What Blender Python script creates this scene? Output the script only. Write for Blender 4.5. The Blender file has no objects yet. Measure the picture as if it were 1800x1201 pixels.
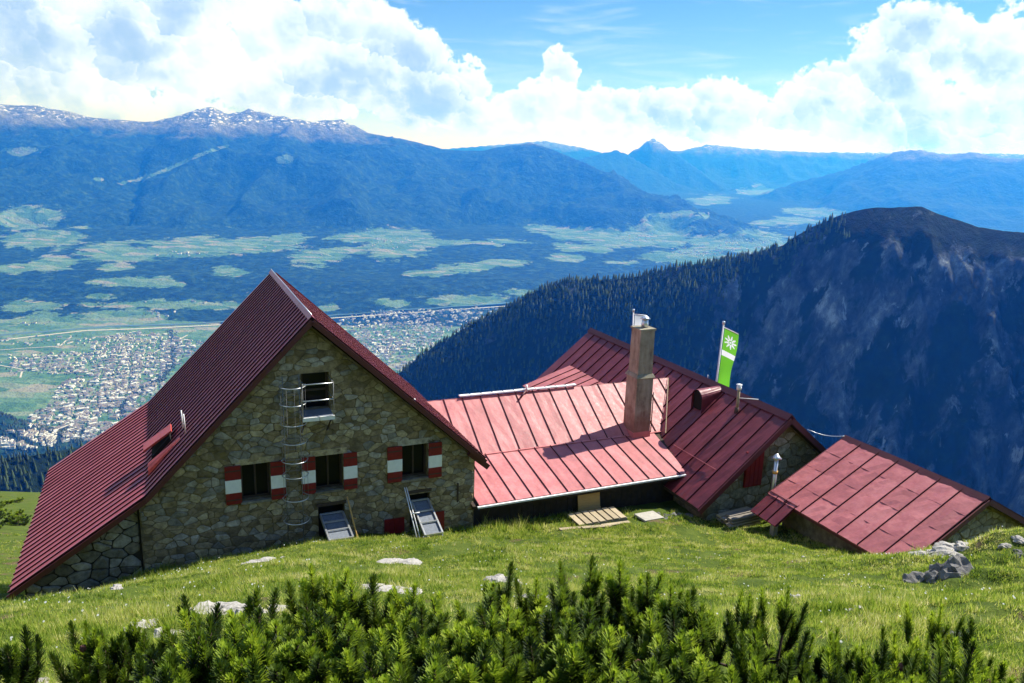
import bpy, bmesh, math, random
import numpy as np
from mathutils import Vector, Matrix
SC = bpy.context.scene
random.seed(7)
RNG = np.random.default_rng(11)
rad = math.radians

# ------------------------------------------------------------------ camera
# the camera stands at the world origin, on the slope above the hut; z is height relative to the lens
PITCH, ROLL, YAW_HUT = rad(13.4), rad(1.8), rad(23.8)
FWD = np.array([0, math.cos(PITCH), -math.sin(PITCH)])
_up0 = np.array([0, math.sin(PITCH), math.cos(PITCH)]); _rt0 = np.array([1.0, 0, 0])
RGT = math.cos(ROLL)*_rt0 + math.sin(ROLL)*_up0
UPV = math.cos(ROLL)*_up0 - math.sin(ROLL)*_rt0
cam = bpy.data.cameras.new('camera'); cam.sensor_width = 36.0; cam.lens = 28.0
cam.clip_start = 0.1; cam.clip_end = 120000
camo = bpy.data.objects.new('camera', cam); SC.collection.objects.link(camo)
camo.matrix_world = Matrix(((RGT[0], UPV[0], -FWD[0], 0), (RGT[1], UPV[1], -FWD[1], 0), (RGT[2], UPV[2], -FWD[2], 0), (0, 0, 0, 1)))
SC.camera = camo
FPX = 1400.0
def ray(px, py):
    return FWD + RGT*(px-900)/FPX - UPV*(py-600.5)/FPX
def at(px, py, dist):                       # the place seen at a photo pixel, at a horizontal distance in metres
    d = ray(px, py); return d*(dist/math.hypot(d[0], d[1]))
def topix(p):                               # (n,3) world points -> photo pixels
    k = p@FWD; k = np.where(np.abs(k) < 1e-6, 1e-6, k)
    return 900+FPX*(p@RGT)/k, 600.5-FPX*(p@UPV)/k, k

# ------------------------------------------------------------------ light
SUN_EL, SUN_AZ = rad(47.5), rad(57.0)       # azimuth measured from +Y towards +X
SUN_DIR = Vector((math.sin(SUN_AZ)*math.cos(SUN_EL), math.cos(SUN_AZ)*math.cos(SUN_EL), math.sin(SUN_EL)))
sl = bpy.data.lights.new('sun', 'SUN'); sl.energy = 5.0; sl.angle = rad(0.53); sl.color = (1.0, 0.96, 0.90)
so = bpy.data.objects.new('sun', sl); SC.collection.objects.link(so)
so.rotation_euler = SUN_DIR.to_track_quat('Z', 'Y').to_euler()
SC.view_settings.view_transform = 'Standard'; SC.view_settings.look = 'None'
SC.view_settings.exposure = 0.85; SC.view_settings.gamma = 1.0
SC.render.engine = 'CYCLES'
SC.cycles.use_denoising = True
SC.cycles.max_bounces = 6; SC.cycles.volume_bounces = 0; SC.cycles.transparent_max_bounces = 8
SC.cycles.caustics_reflective = False; SC.cycles.caustics_refractive = False
SC.cycles.sample_clamp_indirect = 6

# ------------------------------------------------------------------ node helpers
class NT:
    def __init__(s, tree): s.t = tree; s.n = tree.nodes; s.l = tree.links
    def new(s, kind, **kw):
        n = s.n.new(kind)
        for k, v in kw.items(): setattr(n, k, v)
        return n
    def put(s, sock, v):
        if v is None: return
        if hasattr(v, 'is_output') or isinstance(v, bpy.types.NodeSocket): s.l.new(v, sock)
        else: sock.default_value = v
    def math(s, op, a, b=None, c=None, clamp=False):
        n = s.new('ShaderNodeMath', operation=op); n.use_clamp = clamp
        for i, v in enumerate((a, b, c)): s.put(n.inputs[i], v)
        return n.outputs[0]
    def vmath(s, op, a, b=None):
        n = s.new('ShaderNodeVectorMath', operation=op)
        s.put(n.inputs[0], a)
        if b is not None:
            if op == 'SCALE': s.put(n.inputs[3], b)
            else: s.put(n.inputs[1], b)
        return n.outputs['Value'] if op in ('LENGTH', 'DOT_PRODUCT', 'DISTANCE') else n.outputs[0]
    def noise(s, vec, scale, detail=4, rough=0.55, dist=0.0, out=0):
        n = s.new('ShaderNodeTexNoise'); s.put(n.inputs['Vector'], vec)
        n.inputs['Scale'].default_value = scale; n.inputs['Detail'].default_value = detail
        n.inputs['Roughness'].default_value = rough; n.inputs['Distortion'].default_value = dist
        return n.outputs[out]
    def voro(s, vec, scale, feature='F1', out=0, detail=0, rand=1.0):
        n = s.new('ShaderNodeTexVoronoi', feature=feature); s.put(n.inputs['Vector'], vec)
        n.inputs['Scale'].default_value = scale
        if 'Detail' in n.inputs: n.inputs['Detail'].default_value = detail
        n.inputs['Randomness'].default_value = rand
        return n.outputs[out]
    def ramp(s, fac, stops, interp='LINEAR'):
        n = s.new('ShaderNodeValToRGB'); s.put(n.inputs[0], fac); r = n.color_ramp; r.interpolation = interp
        while len(r.elements) < len(stops): r.elements.new(0.5)
        for e, (p, c) in zip(r.elements, stops):
            e.position = p; e.color = (*c, 1) if not isinstance(c, (int, float)) else (c, c, c, 1)
        return n.outputs[0]
    def smooth(s, x, a, b, lo=0.0, hi=1.0):
        n = s.new('ShaderNodeMapRange', interpolation_type='SMOOTHSTEP'); s.put(n.inputs[0], x)
        for i, v in enumerate((a, b, lo, hi)): s.put(n.inputs[i+1], v)
        return n.outputs[0]
    def mix(s, fac, a, b, blend='MIX'):
        n = s.new('ShaderNodeMix', data_type='RGBA', blend_type=blend)
        s.put(n.inputs[0], fac)
        for i, v in ((6, a), (7, b)):
            s.put(n.inputs[i], (*v, 1) if isinstance(v, tuple) and len(v) == 3 else v)
        return n.outputs[2]
    def scalevec(s, vec, sx, sy, sz):
        n = s.new('ShaderNodeMapping'); s.put(n.inputs[0], vec); n.inputs['Scale'].default_value = (sx, sy, sz); return n.outputs[0]

def material(name):
    m = bpy.data.materials.new(name); m.use_nodes = True
    nt = NT(m.node_tree); b = m.node_tree.nodes['Principled BSDF']
    return m, nt, b

# ------------------------------------------------------------------ world: clear Nishita sky with cumulus banks near the horizon
def build_world():
    w = bpy.data.worlds.new('World'); SC.world = w; w.use_nodes = True
    t = w.node_tree; nt = NT(t); t.nodes.clear()
    # cloud density as a function of direction, in a group so that it can be read at two places
    g = bpy.data.node_groups.new('cloud_field', 'ShaderNodeTree')
    g.interface.new_socket('Vector', in_out='INPUT', socket_type='NodeSocketVector')
    g.interface.new_socket('Field', in_out='OUTPUT', socket_type='NodeSocketFloat')
    gt = NT(g); gi = gt.new('NodeGroupInput'); go = gt.new('NodeGroupOutput')
    d = gi.outputs[0]
    sx = gt.new('ShaderNodeSeparateXYZ'); gt.l.new(d, sx.inputs[0])
    az = gt.math('ARCTAN2', sx.outputs[0], sx.outputs[1]); el = gt.math('ARCSINE', sx.outputs[2])
    cx = gt.new('ShaderNodeCombineXYZ'); gt.l.new(az, cx.inputs[0]); gt.l.new(el, cx.inputs[1])
    P = cx.outputs[0]                                     # radians (azimuth, elevation)
    warp = gt.vmath('SCALE', gt.vmath('SUBTRACT', gt.noise(d, 9, 2, 0.5, out=1), (0.5, 0.5, 0.5)), 0.06)
    Pw = gt.vmath('ADD', P, warp)
    field = None
    # (photo x, photo y, half width, half height) of each bank
    banks = [(90, 90, 300, 130), (330, 70, 260, 120), (560, 110, 210, 105), (690, 115, 115, 85), (-160, 60, 260, 150), (760, 170, 110, 55),
             (985, 150, 45, 44), (930, 190, 130, 42), (1100, 205, 150, 48), (1290, 200, 170, 58), (1440, 175, 100, 62), (1600, 215, 200, 55), (1560, 130, 62, 50),
             (1640, 70, 100, 62), (1790, 90, 90, 95), (1760, 220, 200, 70), (2020, 120, 220, 130), (-420, 120, 260, 110), (2380, 140, 240, 110)]
    for (bx, by, bw, bh) in banks:
        r = ray(bx, by); r = r/np.linalg.norm(r)
        c = (math.atan2(r[0], r[1]), math.asin(r[2]), 0)
        q = gt.vmath('MULTIPLY', gt.vmath('SUBTRACT', Pw, c), (FPX/bw*1.0, FPX/bh*1.0, 0))
        b = gt.math('SUBTRACT', 1.0, gt.vmath('LENGTH', q))
        field = b if field is None else gt.math('SMOOTH_MAX', field, b, 0.25)
    # the same kind of sky all the way round and overhead
    gen = gt.math('MULTIPLY', gt.math('SUBTRACT', gt.noise(gt.scalevec(d, 1, 1, 2.2), 2.3, 2, 0.5), 0.57), 4.0)
    away = gt.math('MAXIMUM', gt.smooth(gt.math('ABSOLUTE', az), 0.9, 1.25), gt.smooth(el, 0.24, 0.4))
    gen = gt.math('ADD', gen, gt.math('MULTIPLY', gt.math('SUBTRACT', 1.0, away), -3.0))
    field = gt.math('MAXIMUM', field, gen)
    field = gt.math('MINIMUM', field, 0.55)
    jit = gt.vmath('SCALE', gt.vmath('SUBTRACT', gt.noise(P, 40, 3, 0.65, out=1), (0.5, 0.5, 0.5)), 0.055)
    Ps = gt.vmath('ADD', gt.scalevec(P, 1, 1.25, 1), jit)
    def puff(vec, scale):
        n = gt.new('ShaderNodeTexVoronoi', feature='F1', voronoi_dimensions='2D'); gt.put(n.inputs['Vector'], vec); n.inputs['Scale'].default_value = scale
        q = gt.vmath('SCALE', gt.vmath('SUBTRACT', vec, n.outputs['Position']), scale)
        return n.outputs['Distance'], gt.vmath('DOT_PRODUCT', q, (0.55, 0.83, 0.0))
    v1, l1 = puff(Ps, 15); v2, l2 = puff(Ps, 39)
    n1 = gt.noise(P, 60, 5, 0.65); n0 = gt.noise(P, 8, 3, 0.55)
    bil = gt.math('ADD', gt.math('MULTIPLY', gt.math('SUBTRACT', 0.42, v1), 0.55), gt.math('MULTIPLY', gt.math('SUBTRACT', 0.42, v2), 0.34))
    bil = gt.math('ADD', bil, gt.math('MULTIPLY', gt.math('SUBTRACT', n1, 0.5), 0.75))
    bil = gt.math('ADD', bil, gt.math('MULTIPLY', gt.math('SUBTRACT', n0, 0.5), 1.0))
    tot = gt.math('ADD', field, bil)
    gt.l.new(tot, go.inputs[0])
    g.interface.new_socket('Light', in_out='OUTPUT', socket_type='NodeSocketFloat')
    li = gt.math('ADD', gt.math('MULTIPLY', l1, 0.24), gt.math('MULTIPLY', l2, 0.12))
    li = gt.math('ADD', li, gt.math('MULTIPLY', gt.math('SUBTRACT', n0, 0.5), -1.6))
    li = gt.math('ADD', li, gt.math('MULTIPLY', gt.math('SUBTRACT', n1, 0.5), 0.9))
    li = gt.math('ADD', li, gt.math('MULTIPLY', gt.math('SUBTRACT', 0.35, tot), 0.7))
    gt.l.new(li, go.inputs[1])

    tc = nt.new('ShaderNodeTexCoord'); d = tc.outputs['Generated']
    n = nt.new('ShaderNodeGroup'); n.node_tree = g; nt.put(n.inputs[0], d)
    mask = nt.smooth(n.outputs[0], 0.0, 0.15)
    lit = nt.smooth(n.outputs[1], -0.62, 0.22)
    ccol = nt.mix(lit, CLOUD_DARK, CLOUD_LIT)
    # thin veil near the horizon
    sky = nt.new('ShaderNodeTexSky', sky_type='NISHITA'); sky.sun_disc = False
    sky.sun_elevation = SUN_EL; sky.sun_rotation = SUN_AZ; sky.altitude = 2000; sky.air_density = 1.0; sky.dust_density = 0.3; sky.ozone_density = 2.5
    skyc = nt.vmath('SCALE', sky.outputs[0], SKY_STRENGTH)
    hs = nt.new('ShaderNodeHueSaturation'); hs.inputs['Saturation'].default_value = SKY_SAT; nt.l.new(skyc, hs.inputs['Color'])
    wisp = nt.math('MULTIPLY', nt.smooth(nt.noise(nt.scalevec(d, 3, 3, 22), 2.2, 3, 0.62, 0.6), 0.5, 0.8), 0.35)
    col = nt.mix(wisp, hs.outputs[0], CLOUD_LIT)
    col = nt.mix(mask, col, ccol)
    bg = nt.new('ShaderNodeBackground'); nt.l.new(col, bg.inputs[0]); bg.inputs[1].default_value = 1.0
    out = nt.new('ShaderNodeOutputWorld'); nt.l.new(bg.outputs[0], out.inputs[0])
    w.cycles.sampling_method = 'MANUAL'; w.cycles.sample_map_resolution = 512
SKY_STRENGTH, SKY_SAT = 0.080, 1.3
CLOUD_LIT, CLOUD_DARK = (0.58, 0.67, 0.87), (0.25, 0.37, 0.56)
build_world()

# ------------------------------------------------------------------ object helpers
COL = SC.collection
def tag(o, label=None, cat=None, group=None, kind=None):
    if label: o['label'] = label
    if cat: o['category'] = cat
    if group: o['group'] = group
    if kind: o['kind'] = kind
    return o
def mesh_from(name, verts, faces, mats=(), smooth=False, fmat=None):
    me = bpy.data.meshes.new(name)
    me.from_pydata([tuple(map(float, v)) for v in verts], [], [tuple(map(int, f)) for f in faces])
    for m in mats: me.materials.append(m)
    if fmat is not None: me.polygons.foreach_set('material_index', np.asarray(fmat, np.int32))
    if smooth: me.polygons.foreach_set('use_smooth', np.ones(len(me.polygons), bool))
    me.update(); return me
def fast_mesh(name, V, F, mats=(), smooth=False, fmat=None):
    """numpy arrays; F is (n,3) or (n,4)"""
    me = bpy.data.meshes.new(name); V = np.asarray(V, np.float32); F = np.asarray(F, np.int32); k = F.shape[1]
    me.vertices.add(len(V)); me.vertices.foreach_set('co', V.ravel())
    me.loops.add(F.size); me.loops.foreach_set('vertex_index', F.ravel())
    me.polygons.add(len(F)); me.polygons.foreach_set('loop_start', np.arange(0, F.size, k, dtype=np.int32))
    me.polygons.foreach_set('loop_total', np.full(len(F), k, np.int32))
    for m in mats: me.materials.append(m)
    if fmat is not None: me.polygons.foreach_set('material_index', np.asarray(fmat, np.int32))
    if smooth: me.polygons.foreach_set('use_smooth', np.ones(len(F), bool))
    me.update(calc_edges=True); me.validate(); return me
def add(name, me, parent=None, loc=None):
    o = bpy.data.objects.new(name, me); COL.objects.link(o)
    if parent is not None: o.parent = parent
    if loc is not None: o.location = loc
    return o
def empty(name, loc=(0, 0, 0), rz=0.0, parent=None):
    o = bpy.data.objects.new(name, None); COL.objects.link(o); o.location = loc; o.rotation_euler = (0, 0, rz)
    o.empty_display_size = 0.3
    if parent is not None: o.parent = parent
    return o
def grid_faces(nr, nc):
    i = np.arange(nr*nc).reshape(nr, nc)
    return np.stack([i[:-1, :-1], i[:-1, 1:], i[1:, 1:], i[1:, :-1]], -1).reshape(-1, 4)

# value noise
def _hash(ix, iy, seed):
    h = (ix.astype(np.int64)*374761393 + iy.astype(np.int64)*668265263 + seed*1442695040888963407 % (1 << 40)) & 0xffffffff
    h = ((h ^ (h >> 13))*1274126177) & 0xffffffff
    return ((h ^ (h >> 16)) & 0xffff)/65535.0
def vnoise(x, y, seed=0):
    ix = np.floor(x); iy = np.floor(y); fx = x-ix; fy = y-iy
    fx = fx*fx*fx*(fx*(fx*6-15)+10); fy = fy*fy*fy*(fy*(fy*6-15)+10)
    a = _hash(ix, iy, seed); b = _hash(ix+1, iy, seed); c = _hash(ix, iy+1, seed); e = _hash(ix+1, iy+1, seed)
    return (a*(1-fx)+b*fx)*(1-fy)+(c*(1-fx)+e*fx)*fy
def fbm(x, y, oct=5, seed=0, ridged=False, gain=0.5):
    s = 0; a = 1.0; tot = 0
    for i in range(oct):
        n = vnoise(x, y, seed+i*17)
        if ridged: n = 1-np.abs(2*n-1)
        s = s+a*n; tot += a; a *= gain; x = x*2.03+3.7; y = y*2.03+8.1
    return s/tot
def sstep(x, a, b):
    t = np.clip((x-a)/(b-a), 0, 1); return t*t*(3-2*t)
def resample(pts, step):
    pts = np.array(pts); seg = np.linalg.norm(np.diff(pts[:, :2], axis=0), axis=1); s = np.concatenate([[0], np.cumsum(seg)])
    t = np.arange(0, s[-1], step); return np.stack([np.interp(t, s, pts[:, k]) for k in range(3)], 1)

# ------------------------------------------------------------------ far terrain: valley floor, plateau, opposite range
def crest(px):
    return resample([at(x, y, d) for x, y, d in px], 90.0)
CREST_A = crest([(-500, 190, 16500), (-200, 175, 16000), (0, 182, 15600), (60, 184, 15600), (95, 190, 15500), (165, 206, 15500), (260, 214, 15600), (310, 205, 15500), (345, 193, 15400), (372, 187, 15400), (400, 201, 15400),
    (440, 190, 15300), (480, 201, 15200), (540, 212, 15000), (600, 209, 15000), (650, 234, 15000), (720, 247, 15000), (790, 263, 15000), (850, 264, 15000), (890, 256, 14900), (935, 250, 14800), (975, 264, 14600),
    (1030, 286, 14200), (1100, 320, 13700), (1160, 347, 13200), (1220, 376, 12800), (1290, 396, 12500)])
CREST_B = crest([(700, 268, 28500), (900, 252, 28200), (955, 246, 28000), (1010, 256, 28000), (1060, 268, 28000), (1105, 270, 28000), (1150, 268, 28000), (1200, 264, 28000), (1245, 253, 28000), (1300, 258, 28000), (1370, 264, 28500), (1450, 266, 29000), (1600, 268, 29500), (2000, 270, 30000)])
CREST_C = crest([(1270, 385, 19500), (1330, 345, 19800), (1400, 318, 20000), (1480, 300, 20000), (1530, 280, 19800), (1580, 264, 19500), (1620, 262, 19500), (1660, 272, 19500), (1710, 266, 19500), (1760, 276, 19500), (1830, 280, 19500), (2050, 270, 20000), (2300, 280, 21000)])
CREST_S = crest([(1020, 325, 23400), (1060, 300, 23600), (1095, 276, 23800), (1125, 257, 24000), (1141, 246, 24000), (1149, 241, 24000), (1157, 247, 24000), (1172, 259, 24000), (1200, 278, 23800), (1235, 303, 23500), (1265, 326, 23200), (1290, 340, 23000)])
CREST_A2 = crest([(960, 262, 22000), (1020, 278, 22000), (1085, 262, 22500), (1110, 275, 22500), (1200, 330, 22000), (1260, 355, 21500)])
def near_crest(X, Y, C):
    best = np.full(X.shape, 1e12); zc = np.zeros(X.shape)
    for p in C:
        q = (X-p[0])**2+(Y-p[1])**2; m = q < best; best = np.where(m, q, best); zc = np.where(m, p[2], zc)
    return np.sqrt(best), zc
XS = np.arange(-21000, 21001, 70.0); YS = np.concatenate([np.arange(90, 7000, 70.0), np.arange(7000, 17000, 50.0), np.arange(17000, 33001, 100.0)])
X, Y = np.meshgrid(XS, YS)
def base_height(X, Y):
    yy = Y-0.05*X + 500*(fbm(X/2500, Y/2500, 3, 5)-0.5)
    b = np.full(X.shape, -1510.0)
    b += 215*sstep(yy, 6500, 8000) + 165*sstep(yy, 8000, 11500) + 230*sstep(yy, 11000, 19000)
    hill = sstep(yy, 6500, 7300)*(1-sstep(yy, 12500, 15000))
    b += hill*90*(fbm(X/700, Y/420, 4, 9)-0.45)
    return b
HB = base_height(X, Y); H = HB.copy()
near = -9.0-0.44*Y - 0.25*np.clip(X-20, 0, 400)*(Y < 3000) - 60*sstep(Y, 150, 600) + 60*(fbm(X/300, Y/300, 4, 3)-0.5)*sstep(Y, 200, 700)
H = np.maximum(H, near)
def range_height(C, X, Y, HB, kslope, seed, spur, pw=1.2):
    m = np.ones(X.shape, bool)
    d, zc = near_crest(X, Y, C)
    D = kslope*np.maximum(zc-HB, 10)+500
    dn = d*(1+0.5*(fbm(X/1300, Y/1300, 4, seed)-0.5))
    t = np.clip(dn/D, 0, 1.2)
    g = np.maximum(1-t, 0)**pw
    z = HB+(zc-HB)*g
    env = np.clip(4*t*(1-t), 0, 1)
    z += env*spur*(fbm(X/1100, Y/1500, 5, seed+3, True)-0.6)*2
    z += sstep(d, 0, 250)*np.clip(1-t, 0, 1)*spur*0.5*(fbm(X/260, Y/260, 4, seed+5, True)-0.55)
    return np.where(t < 1, z, -1e9)
for C, ks, sd, sp, pw in ((CREST_A, 2.15, 20, 340, 1.15), (CREST_B, 1.5, 40, 240, 1.3), (CREST_C, 1.9, 60, 160, 1.2), (CREST_A2, 1.4, 80, 160, 1.2), (CREST_S, 0.95, 90, 190, 1.1)):
    sub = (Y > C[:, 1].min()-6500)
    r0 = np.argmax(sub.any(1)); Xs, Ys, Hs = X[r0:], Y[r0:], HB[r0:]
    H[r0:] = np.maximum(H[r0:], range_height(C, Xs, Ys, Hs, ks, sd, sp, pw))
hc = at(-55, 700, 4380); hr = np.array([hc[0], hc[1]])/math.hypot(hc[0], hc[1])     # small wooded hill at the left edge of the valley
hrad = (X-hc[0])*hr[0]+(Y-hc[1])*hr[1]; htan = (X-hc[0])*hr[1]-(Y-hc[1])*hr[0]
HILL = 250*np.exp(-(htan/(300+500*(htan < 0)))**2-(hrad/175)**2); HILL *= 0.85+0.3*fbm(X/160, Y/160, 3, 401)
H = H+HILL
VT = np.stack([X, Y, H], -1).reshape(-1, 3)

def ground_hit(px, py):
    """march a ray of the photo onto the far terrain (vectorised over arrays of pixels)"""
    px = np.asarray(px, float); py = np.asarray(py, float)
    d = FWD[None]+RGT[None]*((px-900)/FPX)[:, None]-UPV[None]*((py-600.5)/FPX)[:, None]
    d = d/np.hypot(d[:, 0], d[:, 1])[:, None]
    res = np.full((len(px), 3), np.nan); alive = np.ones(len(px), bool)
    for s in np.concatenate([np.arange(3400, 12000, 12.0), np.arange(12000, 26000, 50.0)]):
        p = d*s; h = terrain_z(p[:, 0], p[:, 1]); hit = alive & (p[:, 2] <= h)
        res[hit] = np.stack([p[hit, 0], p[hit, 1], h[hit]], 1); alive &= ~hit
        if not alive.any(): break
    return res
def terrain_z(x, y):
    fx = np.clip((x-XS[0])/70.0, 0, len(XS)-2); ix = fx.astype(int); tx = fx-ix
    iy = np.clip(np.searchsorted(YS, y)-1, 0, len(YS)-2); ty = np.clip((y-YS[iy])/(YS[iy+1]-YS[iy]), 0, 1)
    return (H[iy, ix]*(1-tx)+H[iy, ix+1]*tx)*(1-ty)+(H[iy+1, ix]*(1-tx)+H[iy+1, ix+1]*tx)*ty

# meadows on the plateau and clearings in the flank (where they lie in the photograph)
MEADOWS = [(50, 380, 48, 22), (67, 421, 62, 15), (95, 460, 44, 14), (20, 470, 24, 8), (200, 442, 70, 16), (215, 467, 32, 8), (290, 436, 100, 12), (380, 430, 90, 12), (430, 424, 44, 9), (500, 420, 38, 10),
    (555, 452, 50, 16), (700, 428, 64, 24), (780, 425, 44, 8), (860, 427, 60, 4), (410, 475, 29, 9), (220, 492, 60, 6), (295, 495, 30, 7), (185, 515, 26, 5), (55, 535, 58, 12), (300, 533, 150, 7), (80, 566, 52, 11),
    (225, 556, 84, 13), (765, 483, 45, 7), (820, 470, 40, 10), (875, 465, 50, 7), (690, 533, 26, 6), (825, 526, 75, 9), (575, 538, 22, 6), (973, 405, 48, 8), (1025, 410, 62, 11), (1172, 406, 56, 22), (1110, 417, 64, 12),
    (1248, 428, 44, 14), (997, 452, 37, 8), (1014, 433, 37, 7), (1062, 433, 20, 8), (1145, 447, 27, 8), (1214, 450, 62, 14), (1086, 460, 26, 4), (930, 516, 30, 6), (1320, 425, 80, 16), (630, 420, 60, 6), (600, 440, 40, 6),
    (1330, 336, 34, 6), (1250, 352, 34, 7), (1430, 372, 40, 8), (1380, 392, 60, 8), (1180, 378, 40, 5), (1215, 383, 22, 5), (455, 433, 60, 8), (140, 400, 16, 6), (35, 265, 30, 8), (65, 250, 0, 0), (180, 313, 10, 4), (218, 322, 8, 4), (500, 286, 12, 8)]
sx_, sy_, sk_ = topix(VT)
wx_ = sx_+70*(fbm(VT[:, 0]/900, VT[:, 1]/900, 5, 301, gain=.6)-.5); wy_ = sy_+26*(fbm(VT[:, 0]/700, VT[:, 1]/900, 5, 302, gain=.65)-.5)
field = np.full(len(VT), -1.0)
for (cx, cy, rx, ry) in MEADOWS:
    if rx: field = np.maximum(field, 1-np.hypot((wx_-cx)/rx, (wy_-cy)/ry))
flat = (HB.reshape(-1) < -1500) & (H.reshape(-1) < -1495)
field = np.where(flat, 1.0, field)
field = np.where(HILL.reshape(-1) > 12, -1.0, field)
field = np.clip(field, -1, 1)
# ski run: a pale line climbing the flank
a, b = np.array([228, 320.]), np.array([398, 258.])
tt = np.clip(((sx_-a[0])*(b-a)[0]+(sy_-a[1])*(b-a)[1])/((b-a)@(b-a)), 0, 1)
piste = np.hypot(sx_-(a[0]+tt*(b-a)[0]), sy_-(a[1]+tt*(b-a)[1])-3*np.sin(tt*6))
field = np.maximum(field, np.where(sk_ > 9000, 0.9-piste/3.2, -1))
def mat_terrain():
    m, nt, b = material('valley_and_mountains')
    geo = nt.new('ShaderNodeNewGeometry'); P = geo.outputs['Position']
    at_ = nt.new('ShaderNodeAttribute'); at_.attribute_name = 'field'; f = at_.outputs['Fac']
    sp = nt.new('ShaderNodeSeparateXYZ'); nt.l.new(P, sp.inputs[0]); z = sp.outputs[2]
    f = nt.math('ADD', f, nt.math('MULTIPLY', nt.math('SUBTRACT', nt.noise(P, 0.0065, 8, 0.75), 0.5), 2.6))
    clear = nt.smooth(nt.noise(P, 0.0055, 6, 0.65), 0.67, 0.71)
    fm = nt.math('MAXIMUM', nt.smooth(f, -0.12, 0.0), nt.math('MULTIPLY', clear, 0.55))
    forest = nt.ramp(nt.noise(P, 0.012, 6, 0.7), [(0.35, (0.002, 0.009, 0.007)), (0.5, (0.007, 0.026, 0.015)), (0.62, (0.024, 0.06, 0.028)), (0.75, (0.05, 0.09, 0.04))])
    cells = nt.voro(nt.scalevec(P, 1, 2.3, 1), 0.0052, out=1)
    cs = nt.new('ShaderNodeSeparateColor'); nt.l.new(cells, cs.inputs[0])
    meadow = nt.ramp(cs.outputs[0], [(0.0, (0.055, 0.13, 0.065)), (0.3, (0.11, 0.185, 0.11)), (0.55, (0.08, 0.16, 0.085)), (0.72, (0.15, 0.20, 0.14)), (0.86, (0.20, 0.205, 0.17)), (0.93, (0.08, 0.16, 0.095))], 'CONSTANT')
    hedge = nt.smooth(nt.noise(P, 0.02, 4, 0.7), 0.66, 0.72)
    meadow = nt.mix(nt.math('MULTIPLY', hedge, 0.8), meadow, (0.02, 0.045, 0.02))
    col = nt.mix(fm, forest, meadow)
    nz = nt.math('MULTIPLY', nt.math('SUBTRACT', nt.noise(P, 0.0016, 5, 0.6), 0.5), 500.0)
    zz = nt.math('ADD', z, nz)
    alp = nt.ramp(nt.noise(P, 0.006, 6, 0.7), [(0.3, (0.05, 0.06, 0.03)), (0.6, (0.16, 0.16, 0.11)), (0.8, (0.28, 0.27, 0.24))])
    col = nt.mix(nt.smooth(zz, 40, 230), col, alp)
    snow = nt.math('MULTIPLY', nt.smooth(nt.noise(nt.scalevec(P, 1, 1, 3), 0.011, 6, 0.75), 0.55, 0.59), nt.smooth(zz, 230, 420))
    col = nt.mix(snow, col, (0.85, 0.87, 0.9))
    nt.l.new(col, b.inputs['Base Color']); b.inputs['Roughness'].default_value = 0.95; b.inputs['Specular IOR Level'].default_value = 0.1
    bm = nt.new('ShaderNodeBump'); bm.inputs['Strength'].default_value = 0.9; bm.inputs['Distance'].default_value = 60
    nt.l.new(nt.noise(P, 0.008, 5, 0.65), bm.inputs['Height']); nt.l.new(bm.outputs[0], b.inputs['Normal'])
    return m
me = fast_mesh('valley_and_mountains', VT, grid_faces(len(YS), len(XS)), [mat_terrain()], True)
at_ = me.attributes.new('field', 'FLOAT', 'POINT'); at_.data.foreach_set('value', field.astype(np.float32))
tag(add('valley_and_mountains', me), 'wide green valley floor, wooded plateau and blue mountain range opposite', None, None, 'structure')

# ------------------------------------------------------------------ the dark ridge across the gorge and the wooded hills below
def mat_ridge():
    m, nt, b = material('wooded_rock_ridge')
    geo = nt.new('ShaderNodeNewGeometry'); P = geo.outputs['Position']
    at_ = nt.new('ShaderNodeAttribute'); at_.attribute_name = 'rock'; rk = at_.outputs['Fac']
    ps = nt.scalevec(P, 1, 1, 0.42)
    n = nt.noise(ps, 0.0095, 10, 0.68, 0.3)
    r = nt.smooth(nt.math('ADD', rk, nt.math('MULTIPLY', nt.math('SUBTRACT', n, 0.5), 3.2)), 0.45, 0.62)
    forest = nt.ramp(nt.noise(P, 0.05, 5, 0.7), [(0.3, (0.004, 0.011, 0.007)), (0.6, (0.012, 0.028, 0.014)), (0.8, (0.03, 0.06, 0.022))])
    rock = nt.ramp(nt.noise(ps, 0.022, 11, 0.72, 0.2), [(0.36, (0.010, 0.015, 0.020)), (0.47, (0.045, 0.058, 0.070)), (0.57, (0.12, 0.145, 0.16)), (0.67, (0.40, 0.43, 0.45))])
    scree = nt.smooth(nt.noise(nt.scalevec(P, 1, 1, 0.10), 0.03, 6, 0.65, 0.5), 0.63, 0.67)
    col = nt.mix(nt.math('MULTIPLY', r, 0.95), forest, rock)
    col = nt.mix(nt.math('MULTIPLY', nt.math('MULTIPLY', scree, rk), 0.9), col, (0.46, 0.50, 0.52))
    nt.l.new(col, b.inputs['Base Color']); b.inputs['Roughness'].default_value = 0.95; b.inputs['Specular IOR Level'].default_value = 0.1
    bm = nt.new('ShaderNodeBump'); bm.inputs['Strength'].default_value = 1.0; bm.inputs['Distance'].default_value = 26
    nt.l.new(n, bm.inputs['Height']); nt.l.new(bm.outputs[0], b.inputs['Normal'])
    return m
MAT_RIDGE = mat_ridge()
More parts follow.
